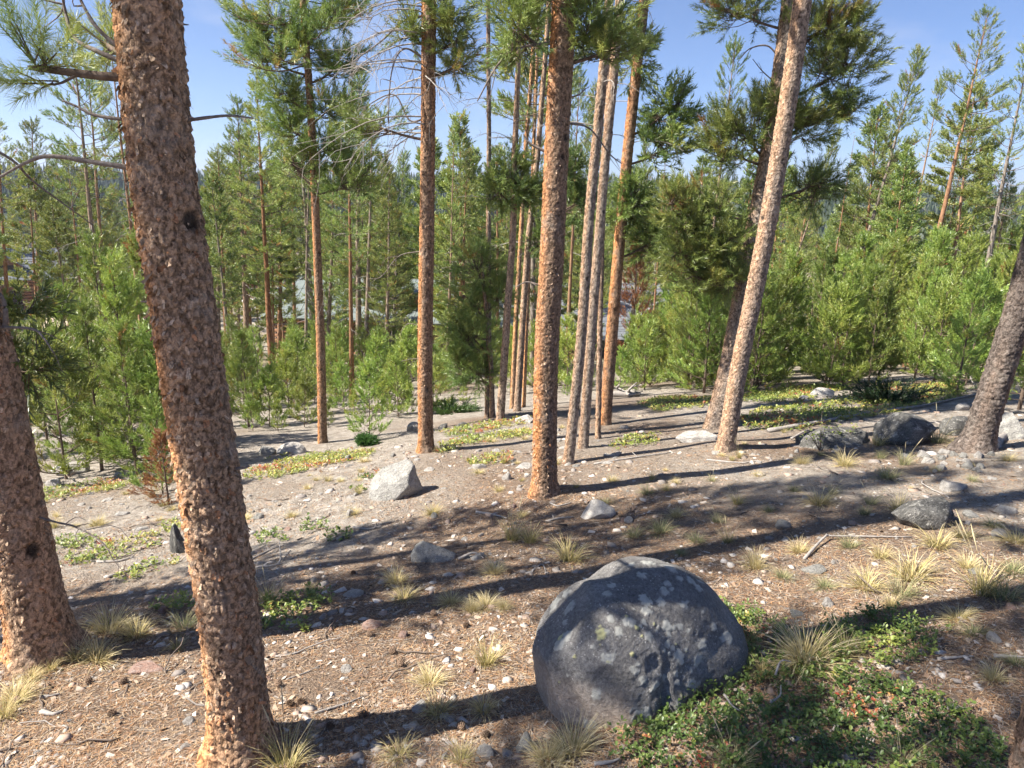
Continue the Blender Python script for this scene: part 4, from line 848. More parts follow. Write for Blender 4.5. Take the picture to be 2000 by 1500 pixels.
for a in [
 (768, 972, 125, 62, 'greyrock', 'pointed pale grey granite rock with lichen on the open slope', 5, .8),
 (1166, 1014, 82, 38, 'granite', 'rounded white speckled granite stone with a notch in its top', 4, .8),
 (1640, 872, 165, 52, 'darkrock', 'long low dark boulder with green seedlings in front', 5, .6),
 (1775, 868, 150, 66, 'darkrock', 'humped dark boulder with a pale slab leaning on its flank', 5, .7),
 (1730, 862, 45, 34, 'granite', 'pale split slab between two dark boulders', 3, .4),
 (1880, 850, 70, 44, 'darkrock', 'dark boulder close against the dark shaded trunk', 4, .8),
 (1985, 858, 90, 60, 'greyrock', 'large pale grey rock uphill of the dark shaded trunk', 5, .9),
 (1812, 1030, 118, 82, 'darkrock', 'dark rough rock with grey lichen among straw tufts', 5, .8),
 (1865, 960, 62, 28, 'granite', 'striped pale stone perched just above a dark rough rock', 4, .7),
 (1945, 875, 44, 30, 'granite', 'flat-topped pale block at the foot of the dark shaded trunk', 3, .8),
 (845, 1098, 90, 44, 'greyrock', 'low wedge of dark bedrock poking from the litter', 4, .9),
 (348, 1082, 42, 76, 'darkrock', 'upright dark stone behind the thick leaning trunk', 4, .7),
 (572, 888, 70, 26, 'granite', 'rounded pale rock at the edge of the yellow-green mat', 4, .7),
 (515, 890, 50, 20, 'greyrock', 'dark grey rock next to a rounded pale rock', 4, .7),
 (130, 928, 90, 26, 'granite', 'flat pale slab at the foot of the shaded sapling thicket', 4, .6),
 (102, 950, 34, 18, 'granite', 'small white stone under the flat pale slab', 3, .7),
 (1612, 776, 58, 22, 'granite', 'white rock on the green mat by the juniper', 4, .7),
 (1575, 782, 40, 10, 'granite', 'low flat white stone beside the white rock on the mat', 3, .7),
 (1884, 802, 30, 18, 'granite', 'round white stone by the fallen pole', 3, .8),
 (1635, 743, 18, 18, 'granite', 'small pale boulder under the thicket saplings', 3, .8),
 (988, 938, 20, 22, 'granite', 'bright white upright stone near the rust-flanked trunk', 3, .8),
 (1089, 842, 12, 12, 'granite', 'small bluish white stone behind the rust-flanked trunk', 3, .8),
 (280, 1316, 76, 22, 'pinkrock', 'flat pinkish stone on litter between the two scaly trunks', 4, .7),
 (675, 1316, 28, 18, 'granite', 'bright white oval stone on open litter', 3, .9),
 (1370, 862, 96, 30, 'granite', 'wide pale slab in front of the twin trunks', 4, .6),
 (905, 835, 34, 12, 'darkrock', 'dark flat stone on the lit mat', 3, .7),
 (1030, 826, 48, 20, 'granite', 'pale weathered rock just uphill of the middle clump', 4, .7),
 (865, 838, 26, 16, 'darkrock', 'dark stone tucked against the orange-edged trunk', 3, .7),
 (808, 842, 32, 22, 'granite', 'pale square rock on the lower side of the orange-edged trunk', 3, .7),
 (1530, 1033, 40, 22, 'greyrock', 'broken dark and white stone under straw tufts', 3, .7),
 (1958, 1052, 36, 20, 'granite', 'white flat-topped stone between straw tufts', 3, .8),
 (1968, 1005, 50, 20, 'granite', 'grey rounded stone with grass growing around it', 3, .8),
 (1900, 1010, 46, 14, 'greyrock', 'half buried blue-grey stone beside the rough dark rock', 3, .8),
 (1600, 1120, 58, 20, 'greyrock', 'flat blue-grey stone in the shade uphill of the big boulder', 3, .8),
 (1946, 1256, 40, 24, 'granite', 'white angular stone on the bare tan ground', 3, .8),
 (1618, 1188, 26, 22, 'granite', 'pale round cobble at the back edge of the leafy mat', 3, .9),
 (1560, 1205, 34, 14, 'greyrock', 'flat cobble next to a pale round cobble', 3, .9),
 (1025, 1470, 50, 40, 'greyrock', 'speckled stone with straw grass just below the big boulder', 4, .9),
 (950, 1480, 42, 30, 'granite', 'pale rounded stone downhill of the big boulder', 3, .9),
 (365, 1418, 26, 16, 'granite', 'small white stone at the foot of the thick leaning trunk', 3, .9),
 (728, 1228, 50, 18, 'pinkrock', 'dusky flat stone half buried on open litter', 3, .8),
 (690, 1168, 46, 10, 'granite', 'flat whitish slab flush with the litter', 3, .8),
 (612, 1138, 18, 10, 'granite', 'small white stone in the shade band', 3, .8),
 (1865, 1395, 24, 18, 'granite', 'little pale stone at the margin of the leafy mat', 3, .9)]:
    stone(a[0], a[1], a[2], a[3], a[4], a[5], uniq=a[6], deep=a[7], name='boulder' if a[2] > 85 else 'rock')
# stones scattered over the slope
n = 0
while n < 150:
    px, py = rk.uniform(20, 1990), 790 + 700 * rk.random() ** 1.25
    if py < np.interp(px, [0, 400, 900, 1300, 2000], [960, 910, 850, 800, 760]): continue
    if 1180 < px < 1960 and py > 1200: continue
    if 1000 < px < 1490 and py > 1060: continue
    sc = np.interp(py, [780, 1000, 1500], [.6, 1.0, 1.25]); w = 8 + 24 * rk.random() ** 2.6; w *= sc; mk = ['granite', 'granite', 'greyrock', 'granite', 'pinkrock'][rk.integers(0, 5)]
    lab = {'granite': 'pale loose stone scattered on the needle litter', 'greyrock': 'grey loose stone scattered on the needle litter', 'pinkrock': 'pinkish loose stone scattered on the needle litter'}[mk]
    stone(px, py, w, w * rk.uniform(.35, .65), mk, lab, 'loose ' + {'granite': 'pale', 'greyrock': 'grey', 'pinkrock': 'pinkish'}[mk] + ' stones on the slope', deep=rk.uniform(.7, 1.2), sunk=.42); n += 1
# pale broken plates of rock on the bare sunlit part
for k in range(60):
    px = rk.uniform(470, 1250); py = rk.uniform(np.interp(px, [470, 900, 1250], [925, 880, 850]), np.interp(px, [470, 1000, 1250], [1010, 960, 930])); w = 8 + 30 * rk.random() ** 2
    stone(px, py, w, w * rk.uniform(.2, .38), 'granite', 'flat pale rock plate on the bare sunlit ground below the trunks', 'pale rock plates on bare ground', deep=rk.uniform(.6, 1.1), sunk=.45)
for k in range(45):
    px = rk.uniform(60, 500); py = rk.uniform(np.interp(px, [60, 500], [962, 925]), 1040); w = 7 + 26 * rk.random() ** 2.2
    stone(px, py, w, w * rk.uniform(.2, .42), 'granite', 'flat pale stone on the open ground under the shaded sapling thicket', 'pale stones below the shaded thicket', deep=rk.uniform(.6, 1.1), sunk=.45)
# cobbles piled round the dark trunk
for k in range(26):
    px, py = rk.normal(1850, 60), rk.uniform(885, 925); w = rk.uniform(12, 34)
    stone(px, py, w, w * .55, ['granite', 'greyrock'][k % 2], ['pale', 'grey'][k % 2] + ' cobble in the loose pile below the dark shaded trunk', 'cobbles below the dark trunk', sunk=.3)

# ------------------------------------------------------------------ vectorised sampling of the slope by sight line
def hitv(px, py, it=40):
    px = np.asarray(px, float); py = np.asarray(py, float); V_ = FWD * FPX + RIGHT * (px - 1000)[:, None] - UP * (py - 750)[:, None]; V_ = nrm(V_); t = np.full(len(px), 4.0)
    for _ in range(it):
        P = EYE + V_ * t[:, None]; t = .5 * t + .5 * np.clip((gz(P[:, 0], P[:, 1]) - EYE[2]) / V_[:, 2], .5, 40)
    P = EYE + V_ * t[:, None]; P[:, 2] = gz(P[:, 0], P[:, 1]); return P
def gnormal(P, e=.03):
    dx = (gz(P[:, 0] + e, P[:, 1]) - gz(P[:, 0] - e, P[:, 1])) / (2 * e); dy = (gz(P[:, 0], P[:, 1] + e) - gz(P[:, 0], P[:, 1] - e)) / (2 * e); return nrm(np.stack([-dx, -dy, np.ones(len(P))], -1))
def ground_px(n, rng, y0=0, p=1.0):
    px = rng.uniform(-60, 2060, n); lo = np.interp(px, [0, 400, 900, 1300, 2000], [955, 905, 850, 800, 745]); py = lo + (1540 - lo) * rng.random(n) ** p; return px, py
t = NT('gravel_stone'); M['gravel'] = t.principled(t.mix(1.0, t.attr().outputs['Color'], t.ramp(t.noise(90, 5, .6, t.obj()), [(.3, G(.75)), (.7, G(1.15))]), 'MULTIPLY'), .92, None, .1)
t = NT('litter_fibre'); M['litter'] = t.principled(t.attr().outputs['Color'], .85, None, .15)
gr = np.random.default_rng(5); n = 7600; px, py = ground_px(n, gr, p=.9); P = hitv(px, py); kp = noise2(P[:, 0] * 1.6, P[:, 1] * 1.6, 91) * .6 + noise2(P[:, 0] * 6, P[:, 1] * 6, 92) * .4 + gr.normal(0, .08, n) > .52; P = P[kp]; n = len(P); dep = np.abs((P - EYE) @ FWD)
sz = (.0035 + .017 * gr.random(n) ** 3) * (dep / 2.6) ** .75; iv, if_ = ico(1); nv_ = len(iv)
vv = iv[None] * (1 + .45 * gr.normal(size=(n, nv_, 1)).clip(-1, 1)); vv = vv * (sz[:, None] * np.stack([gr.uniform(.8, 1.5, n), gr.uniform(.8, 1.5, n), gr.uniform(.25, .6, n)], -1))[:, None] + P[:, None] + [0, 0, .001]
base = np.array([[.44, .39, .34], [.33, .27, .225], [.54, .50, .46], [.40, .30, .24], [.27, .24, .22]])[gr.integers(0, 5, n)] * gr.uniform(.8, 1.15, (n, 1))
mb = MB(); mb.add(vv.reshape(-1, 3), (if_[None] + (np.arange(n) * nv_)[:, None, None]).reshape(-1, 3), np.repeat(np.concatenate([base, np.ones((n, 1))], 1), nv_, 0))
tag(link('gravel', mb.mesh('gravel', M['gravel']), kind='stuff'), 'small gravel strewn over the forest floor', 'gravel')
n = 105000; px, py = ground_px(n, gr, p=.85); P = hitv(px, py); dep = np.abs((P - EYE) @ FWD); clump = noise2(P[:, 0] * 1.1, P[:, 1] * 1.1, 61) + .5 * noise2(P[:, 0] * 5, P[:, 1] * 5, 62); keep = clump + gr.normal(0, .22, n) > .55; P = P[keep]; dep = dep[keep]; n = len(P)
N_ = gnormal(P); a = gr.random(n) * 2 * pi; D_ = nrm(np.stack([np.cos(a), np.sin(a), gr.normal(0, .10, n)], -1)); D_ = nrm(D_ - N_ * (D_ * N_).sum(1)[:, None] * .9); S_ = nrm(np.cross(D_, N_)); L_ = (gr.uniform(.025, .06, n) * (dep / 3) ** .35)[:, None]; W_ = (.0009 * (dep / 2.2) ** .9)[:, None]
b0 = P + N_ * (gr.uniform(.001, .006, n))[:, None]; vv = np.stack([b0 - S_ * W_, b0 + S_ * W_, b0 + D_ * L_ + N_ * gr.uniform(-.001, .006, n)[:, None]], 1)
cc = np.array([[.46, .27, .14], [.32, .17, .09], [.56, .41, .26], [.15, .09, .06], [.46, .40, .34]])[gr.integers(0, 5, n)] * gr.uniform(.75, 1.2, (n, 1)); mb = MB(); mb.add(vv.reshape(-1, 3), np.arange(n * 3).reshape(-1, 3), np.repeat(np.concatenate([cc, np.ones((n, 1))], 1), 3, 0))
tag(link('needle_litter', mb.mesh('needle_litter', M['litter'], smooth=False), kind='stuff'), 'brown fallen pine needles littering the slope', 'needle litter')
n = 2600; px, py = ground_px(n, gr, p=.9); P = hitv(px, py); dep = np.abs((P - EYE) @ FWD); N_ = gnormal(P); a = gr.random(n) * 6.28; D_ = nrm(np.stack([np.cos(a), np.sin(a), gr.normal(0, .3, n)], -1)); S_ = nrm(np.cross(D_, N_) + gr.normal(0, .25, (n, 3))); L_ = (gr.uniform(.006, .02, n) * (dep / 2.6) ** .6)[:, None]; W_ = L_ * gr.uniform(.25, .7, (n, 1)); b0 = P + N_ * .004
vv = np.stack([b0 - D_ * L_ - S_ * W_ * .6, b0 - D_ * L_ * .7 + S_ * W_, b0 + D_ * L_ + S_ * W_ * .7, b0 + D_ * L_ * .8 - S_ * W_], 1); cc = np.array([[.40, .31, .235], [.30, .20, .135], [.16, .12, .09], [.52, .46, .40]])[gr.integers(0, 4, n)]
mb = MB(); mb.add(vv.reshape(-1, 3), np.arange(n * 4).reshape(-1, 4), np.repeat(np.concatenate([cc, np.ones((n, 1))], 1), 4, 0)); tag(link('bark_litter', mb.mesh('bark_litter', M['litter'], smooth=False), kind='stuff'), 'flakes of shed bark and wood chips on the forest floor', 'bark litter')
# ------------------------------------------------------------------ bunch grass
def m_blade(name, stops):
    t = NT(name); c = t.ramp(t.attr().outputs['Fac'], stops); d = t.node('BsdfDiffuse', i_Color=c); tr = t.node('BsdfTranslucent', i_Color=c); m1 = t.node('MixShader', i_0=.35, i_1=d.outputs[0], i_2=tr.outputs[0]); t.l.new(m1.outputs[0], t.out.inputs[0]); return t.m
M['straw'] = m_blade('straw_grass', [(0, (.20, .22, .08)), (.3, (.38, .34, .14)), (.65, (.64, .53, .27)), (1, (.78, .68, .44))])
M['greygrass'] = m_blade('grey_green_grass', [(0, (.16, .20, .09)), (.4, (.30, .31, .16)), (.75, (.50, .44, .26)), (1, (.68, .60, .40))])
def tuft_mesh(seed, n, L, spread, mat, stiff=.5, seedheads=0, tint=.6, w=.0022):
    rng = np.random.default_rng(seed); a = rng.random(n) * 2 * pi; r = .035 * np.sqrt(rng.random(n)); b = np.stack([r * np.cos(a), r * np.sin(a), np.full(n, -.01)], -1); a2 = a + rng.normal(0, .5, n)
    tilt = np.abs(rng.normal(0, spread, n)) + .05; ln = L * rng.uniform(.45, 1.1, n); K = 5; pts = [b]; e = pi / 2 - tilt
    for k in range(K - 1):
        e = e - (1 - stiff) * rng.uniform(.1, .55, n) * (k * .6 + .3); pts.append(pts[-1] + np.stack([np.cos(a2) * np.cos(e), np.sin(a2) * np.cos(e), np.sin(e)], -1) * (ln / (K - 1))[:, None])
    P = np.stack(pts, 1); sd = np.stack([-np.sin(a2), np.cos(a2), np.zeros(n)], -1) + rng.normal(0, .3, (n, 3)); sd = nrm(sd); wd = w * np.array([.8, 1, .8, .5, .08])
    V_ = np.stack([P - sd[:, None] * wd[None, :, None], P + sd[:, None] * wd[None, :, None]], 2).reshape(n, -1, 3); i = np.arange(K - 1)[:, None] * 2; q_ = np.concatenate([i, i + 1, i + 3, i + 2], 1); F_ = (q_[None] + (np.arange(n) * 2 * K)[:, None, None]).reshape(-1, 4)
    tn = np.clip(rng.normal(tint, .2, n), 0, 1); mb = MB(); mb.add(V_.reshape(-1, 3), F_, np.repeat(np.clip(tn[:, None] + np.linspace(-.3, .12, K)[None], 0, 1), 2, 1).ravel())
    for k in range(seedheads):
        a_ = rng.random() * 6.28; l = L * rng.uniform(1.3, 1.9); d = np.array([cos(a_) * .35, sin(a_) * .35, 1]); p = smoothpath([np.zeros(3), d * l * .5, d * l * .95 + np.array([cos(a_), sin(a_), 0]) * .06 * l], 7); tubes(mb, p[None], np.full((1, 7), .0009), 3, np.full(1, .85)); tubes(mb, p[None, 4:], np.array([[.001, .0035, .001]]), 4, np.full(1, .95))
    return mb.mesh('grass_tuft', M[mat], smooth=False)
TUFT = [tuft_mesh(400 + k, 150 + 40 * k, .17, .5 + .1 * k, 'straw', .30 + .06 * k, 0, .62 + .06 * k, .0015) for k in range(5)] + [tuft_mesh(410 + k, 140, .21, .40, 'straw', .5, 3, .55, .0015) for k in range(2)]
TUFTG = [tuft_mesh(420 + k, 140, .19, .45, 'greygrass', .45, 2, .6, .0014) for k in range(3)] + [tuft_mesh(430 + k, 180, .15, .7, 'greygrass', .4, 0, .55, .0014) for k in range(2)]
gt = np.random.default_rng(31)
def tuft(px, py, hpx, kind, label, group):
    b = hit(px, py); H = hpx / FPX * depth(b); me = (TUFT if kind == 's' else TUFTG); me = me[gt.integers(0, len(me))]; o = link('grass_tuft', me, None, (b[0], b[1], float(gz(b[0], b[1])))); s = H / .155; o.scale = (s * gt.uniform(.8, 1.3), s * gt.uniform(.8, 1.3), s * gt.uniform(.6, 1.1)); o.rotation_euler = (0, 0, gt.random() * 6.28); tag(o, label, 'grass tuft', group)
S1 = ('straw-coloured bunch grass around the foot of the broad scaly trunk', 'straw tufts at the broad trunk')
for a in [(190, 1290, 60), (150, 1290, 50), (215, 1235, 60), (60, 1330, 40), (30, 1370, 48), (10, 1400, 50), (265, 1245, 45), (100, 1310, 36)]: tuft(*a, 's', *S1)
tuft(560, 1500, 75, 's', 'large straw tuft in the shadow of the thick leaning trunk', None); tuft(345, 1268, 30, 's', 'small straw tuft in the shadow band between the scaly trunks', None); tuft(358, 1228, 46, 'g', 'greenish tuft just downhill of the thick leaning trunk', None)
S2 = ('straw-coloured bunch grass on the open litter downhill of the big boulder', 'straw tufts on open litter')
for a in [(780, 1480, 62), (840, 1335, 48), (950, 1300, 45), (855, 1395, 50), (945, 1390, 45), (880, 1180, 40), (790, 1170, 40), (950, 1185, 40), (775, 1140, 38), (965, 1120, 42), (845, 1005, 30), (1020, 1010, 24), (525, 1180, 42), (605, 1150, 20), (1110, 1095, 60), (1000, 1055, 45), (1035, 1060, 40), (920, 1195, 30), (1120, 1470, 70), (1070, 1490, 60), (900, 1490, 40), (985, 1190, 30), (700, 965, 18), (640, 940, 14), (600, 955, 14), (690, 1005, 20), (570, 1010, 18), (935, 925, 18), (985, 905, 16), (545, 930, 12)]: tuft(*a, 's', *S2)
S3 = ('dry bunch grass in the dappled shade uphill of the big boulder', 'tufts uphill of the boulder')
for a in [(1240, 1050, 36), (1290, 1040, 40), (1320, 1010, 30), (1360, 1060, 34), (1330, 1085, 30), (1180, 985, 24), (1265, 965, 30), (1440, 985, 26), (1565, 905, 34), (1650, 910, 36), (1735, 935, 50), (1765, 908, 40), (1720, 895, 28), (1830, 865, 36), (1870, 872, 24), (1715, 870, 26), (1600, 985, 42), (1625, 965, 30), (1700, 985, 34), (1755, 1000, 44), (1690, 1005, 30), (1475, 1110, 46), (1530, 1130, 34), (1780, 1130, 80), (1760, 1165, 70), (1720, 1090, 40), (1690, 1150, 60), (1830, 1070, 50), (1880, 1050, 40), (1940, 1030, 36), (1985, 1060, 50), (1920, 1160, 66), (1960, 1170, 60), (1890, 1110, 40), (1870, 1210, 50), (1740, 1190, 40), (1560, 1080, 36), (1420, 1060, 30), (1400, 1020, 24), (1500, 1000, 24), (1550, 960, 22), (1970, 900, 30), (1900, 940, 28), (1830, 920, 24), (1480, 930, 20), (1390, 940, 20), (1660, 1070, 36), (1610, 1150, 40), (1980, 1120, 50)]: tuft(*a, 's' if gt.random() < .55 else 'g', *S3)
S4 = ('grass clump growing up through the dark leafy mat', 'tufts in the leafy mat')
for a in [(1560, 1320, 60), (1490, 1320, 46), (1430, 1500, 70), (1760, 1500, 60), (1575, 1290, 90), (1650, 1280, 40), (1465, 1260, 40), (1940, 1330, 40), (1985, 1300, 40), (1900, 1240, 44)]: tuft(*a, 'g' if gt.random() < .6 else 's', *S4)
S5 = ('thin pale grass wisp on the sunlit far part of the slope', 'wisps on the far slope')
for k in range(36):
    px = gt.uniform(480, 1900); py = gt.uniform(np.interp(px, [480, 900, 1300, 2000], [905, 855, 815, 770]), 960); tuft(px, py, gt.uniform(8, 20), 's', *S5)

for k in range(14): tuft(gt.uniform(80, 480), gt.uniform(960, 1040), gt.uniform(10, 24), 's', 'thin straw wisp on the open ground under the shaded thicket', 'wisps below the shaded thicket')
# ------------------------------------------------------------------ low leafy mats (bearberry), real leaves
t = NT('bearberry_leaf'); c = t.ramp(t.attr().outputs['Fac'], [(0, (.045, .080, .025)), (.4, (.115, .175, .045)), (.7, (.29, .34, .075)), (.84, (.46, .42, .11)), (.92, (.46, .19, .09)), (1, (.36, .08, .045))])
p_ = t.node('BsdfPrincipled', i_Base_Color=c, i_Roughness=.4); p_.inputs['Specular IOR Level'].default_value = .4; tr = t.node('BsdfTranslucent', i_Color=c); mm = t.node('MixShader', i_0=.25, i_1=p_.outputs[0], i_2=tr.outputs[0]); t.l.new(mm.outputs[0], t.out.inputs[0]); M['leaf'] = t.m
def inside(pt, poly):
    x, y = pt[:, 0], pt[:, 1]; r = np.zeros(len(x), bool); n = len(poly)
    for i in range(n):
        x1, y1 = poly[i]; x2, y2 = poly[(i + 1) % n]; m = ((y1 > y) != (y2 > y)) & (x < (x2 - x1) * (y - y1) / (y2 - y1 + 1e-12) + x1); r ^= m
    return r
def leaf_mat(label, polys, dens, leaf, per, tint, tv, red, hgt, seed, thresh=.42, holes=1.0, simple=False):
    rng = np.random.default_rng(seed); pts = []
    for poly in polys:
        W = hitv([p[0] for p in poly], [p[1] for p in poly])[:, :2]; lo, hi = W.min(0) - .05, W.max(0) + .05; n = int((hi - lo).prod() * dens); q = rng.uniform(lo, hi, (n, 2)); q = q[inside(q, W)]; m = noise2(q[:, 0] * 3.1 * holes, q[:, 1] * 3.1 * holes, seed) * .6 + noise2(q[:, 0] * 9 * holes, q[:, 1] * 9 * holes, seed + 1) * .4 + rng.normal(0, .06, len(q)); pts.append(q[m > thresh])
    q = np.concatenate(pts); n = len(q); z = gz(q[:, 0], q[:, 1]); h = hgt * (.4 + noise2(q[:, 0] * 6, q[:, 1] * 6, seed + 2) * .9) * rng.uniform(.6, 1.2, n); lean = rng.normal(0, .35, (n, 2)); top = np.stack([q[:, 0] + lean[:, 0] * h, q[:, 1] + lean[:, 1] * h, z + h], -1); b = np.stack([q[:, 0], q[:, 1], z - .005], -1)
    mb = MB(); tt = np.clip(tint + tv * (noise2(q[:, 0] * 2.2, q[:, 1] * 2.2, seed + 4) - .5) * 2 + rng.normal(0, .10, n), 0, .84)
    rd = noise2(q[:, 0] * 3.0, q[:, 1] * 3.0, seed + 6) + rng.normal(0, .15, n) > 1 - red; tt = np.where(rd, rng.uniform(.84, 1, n), tt)
    u = rng.uniform(.25, 1.0, (n, per)); C_ = b[:, None] + (top - b)[:, None] * u[..., None]; az = rng.random((n, per)) * 2 * pi; el = rng.uniform(-.1, .95, (n, per)); d = np.stack([np.cos(az) * np.cos(el), np.sin(az) * np.cos(el), np.sin(el)], -1); s_ = np.stack([-np.sin(az), np.cos(az), np.zeros_like(az)], -1) + rng.normal(0, .25, d.shape); nn = np.cross(d, s_); L = leaf * rng.uniform(.65, 1.15, (n, per, 1)); w_ = L * .27
    o1 = C_ + d * L * .12; V_ = np.stack([o1, C_ + d * L * .5 - s_ * w_ * .8 + nn * L * .04, C_ + d * L * .85 - s_ * w_ * .85 + nn * L * .03, C_ + d * L * 1.05, C_ + d * L * .85 + s_ * w_ * .85 + nn * L * .03, C_ + d * L * .5 + s_ * w_ * .8 + nn * L * .04], 2).reshape(-1, 3)
    f0 = np.arange(n * per)[:, None] * 6
    if simple: V_ = V_.reshape(-1, 6, 3)[:, [0, 2, 3, 4]].reshape(-1, 3); f0 = np.arange(n * per)[:, None] * 4; mb.add(V_, np.concatenate([f0, f0 + 1, f0 + 2, f0 + 3], 1), np.repeat(np.clip(np.repeat(tt, per) + rng.normal(0, .05, n * per), 0, 1), 4))
    else: mb.add(V_, [np.concatenate([f0, f0 + 1, f0 + 2, f0 + 3], 1), np.concatenate([f0, f0 + 3, f0 + 4, f0 + 5], 1)], np.repeat(np.clip(np.repeat(tt, per) + rng.normal(0, .05, n * per), 0, 1), 6))
    o = link('leafy_mat', mb.mesh('leafy_mat', M['leaf'], smooth=False), kind='stuff'); return tag(o, label, 'ground cover')
leaf_mat('dark glossy low mat of small leaves beside the big boulder', [[(1210, 1500), (1200, 1440), (1300, 1320), (1370, 1230), (1420, 1180), (1500, 1200), (1560, 1240), (1640, 1290), (1780, 1350), (1900, 1400), (1960, 1480), (1960, 1600), (1200, 1620)], [(1590, 1230), (1700, 1200), (1760, 1220), (1850, 1240), (1820, 1290), (1720, 1310), (1640, 1300)]], 1500, .0195, 9, .40, .20, .08, .07, 501, .28, 1.3)
leaf_mat('yellow-green mat with long shadows by the juniper', [[(1440, 820), (1480, 800), (1700, 772), (1860, 745), (1890, 775), (1720, 812), (1560, 842), (1460, 842)], [(1440, 785), (1470, 768), (1600, 752), (1660, 760), (1560, 790)], [(1240, 790), (1300, 775), (1400, 778), (1390, 796), (1280, 806)]], 420, .040, 6, .66, .14, .14, .045, 502, .28, .5, True)
leaf_mat('yellow-green mat on the sunlit slope beyond the thick leaning trunk', [[(478, 920), (540, 905), (620, 885), (735, 880), (720, 895), (600, 920), (520, 938), (475, 935)], [(500, 905), (620, 878), (650, 872), (560, 890)]], 620, .036, 6, .74, .10, .16, .04, 503, .30, .6, True)
leaf_mat('yellow-tinged mat striped with trunk shadows by the middle clump', [[(850, 872), (900, 855), (1030, 838), (1040, 850), (940, 868), (855, 890)], [(850, 845), (960, 826), (1040, 815), (1030, 828), (880, 855)], [(900, 900), (1000, 885), (1000, 905), (930, 912)]], 560, .036, 6, .72, .10, .2, .04, 504, .34, .6, True)
leaf_mat('bright green leafy patch in front of the brown forked trunk', [[(1175, 872), (1230, 852), (1290, 850), (1285, 868), (1210, 880)]], 480, .034, 7, .68, .08, .06, .045, 505, .3, 1.0, True)
leaf_mat('low green and yellow mat between the two scaly trunks, under a dead twig', [[(92, 1060), (140, 1045), (230, 1060), (300, 1040), (345, 1005), (350, 1030), (310, 1070), (200, 1100), (100, 1110)], [(220, 1130), (300, 1095), (350, 1090), (340, 1120), (260, 1140)], [(75, 960), (200, 935), (300, 930), (320, 945), (180, 965), (80, 985)]], 520, .032, 7, .68, .16, .2, .045, 506, .34, 1.0, True)
leaf_mat('small bright green leaf patch beside the thick leaning trunk', [[(510, 1175), (560, 1165), (640, 1160), (650, 1185), (590, 1200), (600, 1235), (560, 1240), (510, 1225)], [(290, 1190), (380, 1165), (375, 1195), (300, 1195)]], 700, .028, 8, .60, .12, .04, .05, 507, .28)
leaf_mat('scattered little leafy sprigs in the shade band below the pale pointed rock', [[(490, 1030), (560, 1030), (560, 1070), (500, 1070)], [(640, 1040), (690, 1035), (690, 1055), (640, 1060)], [(590, 1020), (640, 1015), (630, 1040), (590, 1045)], [(700, 930), (760, 918), (750, 935), (705, 940)], [(680, 955), (720, 948), (715, 965), (680, 968)]], 330, .032, 7, .5, .12, .1, .045, 508, .45)

# ------------------------------------------------------------------ junipers: low dark shrubs of spreading sprays
def juniper(px, py, wpx, hpx, label, seed, mat='juniper', lean=.35):
    rng = np.random.default_rng(seed); b = hit(px, py); d = depth(b); W = wpx / 2 / FPX * d; H = hpx / FPX * d; o = thing('juniper_shrub', label, 'shrub', (b[0], b[1], float(gz(b[0], b[1])))); wood = Wood(); sh = []
    for k in range(46):
        a = rng.random() * 6.28; e = rng.uniform(.12, 1.0); L = W * rng.uniform(.5, 1.15); t_ = np.array([cos(a) * cos(e) * L + lean * H * sin(e), sin(a) * cos(e) * L * .7, max(.03, sin(e) * H)]); m = t_ * .5 + [0, 0, -.05 * L]; wood.add([np.zeros(3), m, t_], .008, .003, 6); pts = smoothpath([np.zeros(3), m, t_], 12)
        for i in range(3, 12):
            for j in range(3):
                dd = nrm(nrm(pts[i] - pts[i - 1]) + rng.normal(0, .45, 3) + [0, 0, .25]); sh.append((pts[i], dd, rng.uniform(.05, .12), rng.random()))
    mb = MB(); needles(mb, np.array([s[0] for s in sh]), np.array([s[1] for s in sh]), np.array([s[2] for s in sh]), 16, .028, .008, np.array([s[3] for s in sh]), rng, (20, 45)); c = link('foliage', mb.mesh('foliage', M[mat], smooth=False), o); w = MB(); wood.build(w, 3); link('branchwork', w.mesh('branchwork', M['limb']), c)
juniper(1735, 785, 190, 46, 'spreading dark green juniper on the yellow-green mat', 601)
M['juniper2'] = mat_needles('bright_juniper', [(0, (.05, .12, .03)), (1, (.14, .24, .06))], .1)
juniper(885, 806, 120, 22, 'low bright green juniper under the dense bushy pine', 602, 'juniper2', 0)
juniper(715, 870, 30, 12, 'tiny juniper sprig by the lone small pine', 603, 'juniper2', 0)
# seedlings with round green leaves in front of the dark boulders
def seedling(px, py, hpx, label, seed):
    rng = np.random.default_rng(seed); b = hit(px, py); d = depth(b); H = hpx / FPX * d; o = thing('leafy_seedling', label, 'seedling', (b[0], b[1], float(gz(b[0], b[1])))); wood = Wood(); mb = MB(); V_ = []
    for k in range(6):
        a = rng.random() * 6.28; t_ = np.array([cos(a) * H * .6, sin(a) * H * .5, H * rng.uniform(.5, 1.1)]); wood.add([np.zeros(3), t_ * .5 + [0, 0, .1 * H], t_], .004, .0015, 6)
        for j in range(14):
            p = t_ * rng.uniform(.35, 1.05) + rng.normal(0, .08 * H, 3); az = rng.random() * 6.28; dd = np.array([cos(az), sin(az), rng.uniform(-.2, .5)]); s_ = np.array([-sin(az), cos(az), rng.normal(0, .3)]); L = .03; V_.append([p, p + dd * L * .5 - s_ * L * .35, p + dd * L, p + dd * L * .5 + s_ * L * .35])
    V_ = np.array(V_).reshape(-1, 3); mb.add(V_, np.arange(len(V_)).reshape(-1, 4), np.clip(np.repeat(rng.normal(.62, .08, len(V_) // 4), 4), 0, .8)); c = link('foliage', mb.mesh('foliage', M['leaf'], smooth=False), o); w = MB(); wood.build(w, 4); link('branchwork', w.mesh('branchwork', M['twig']), c)
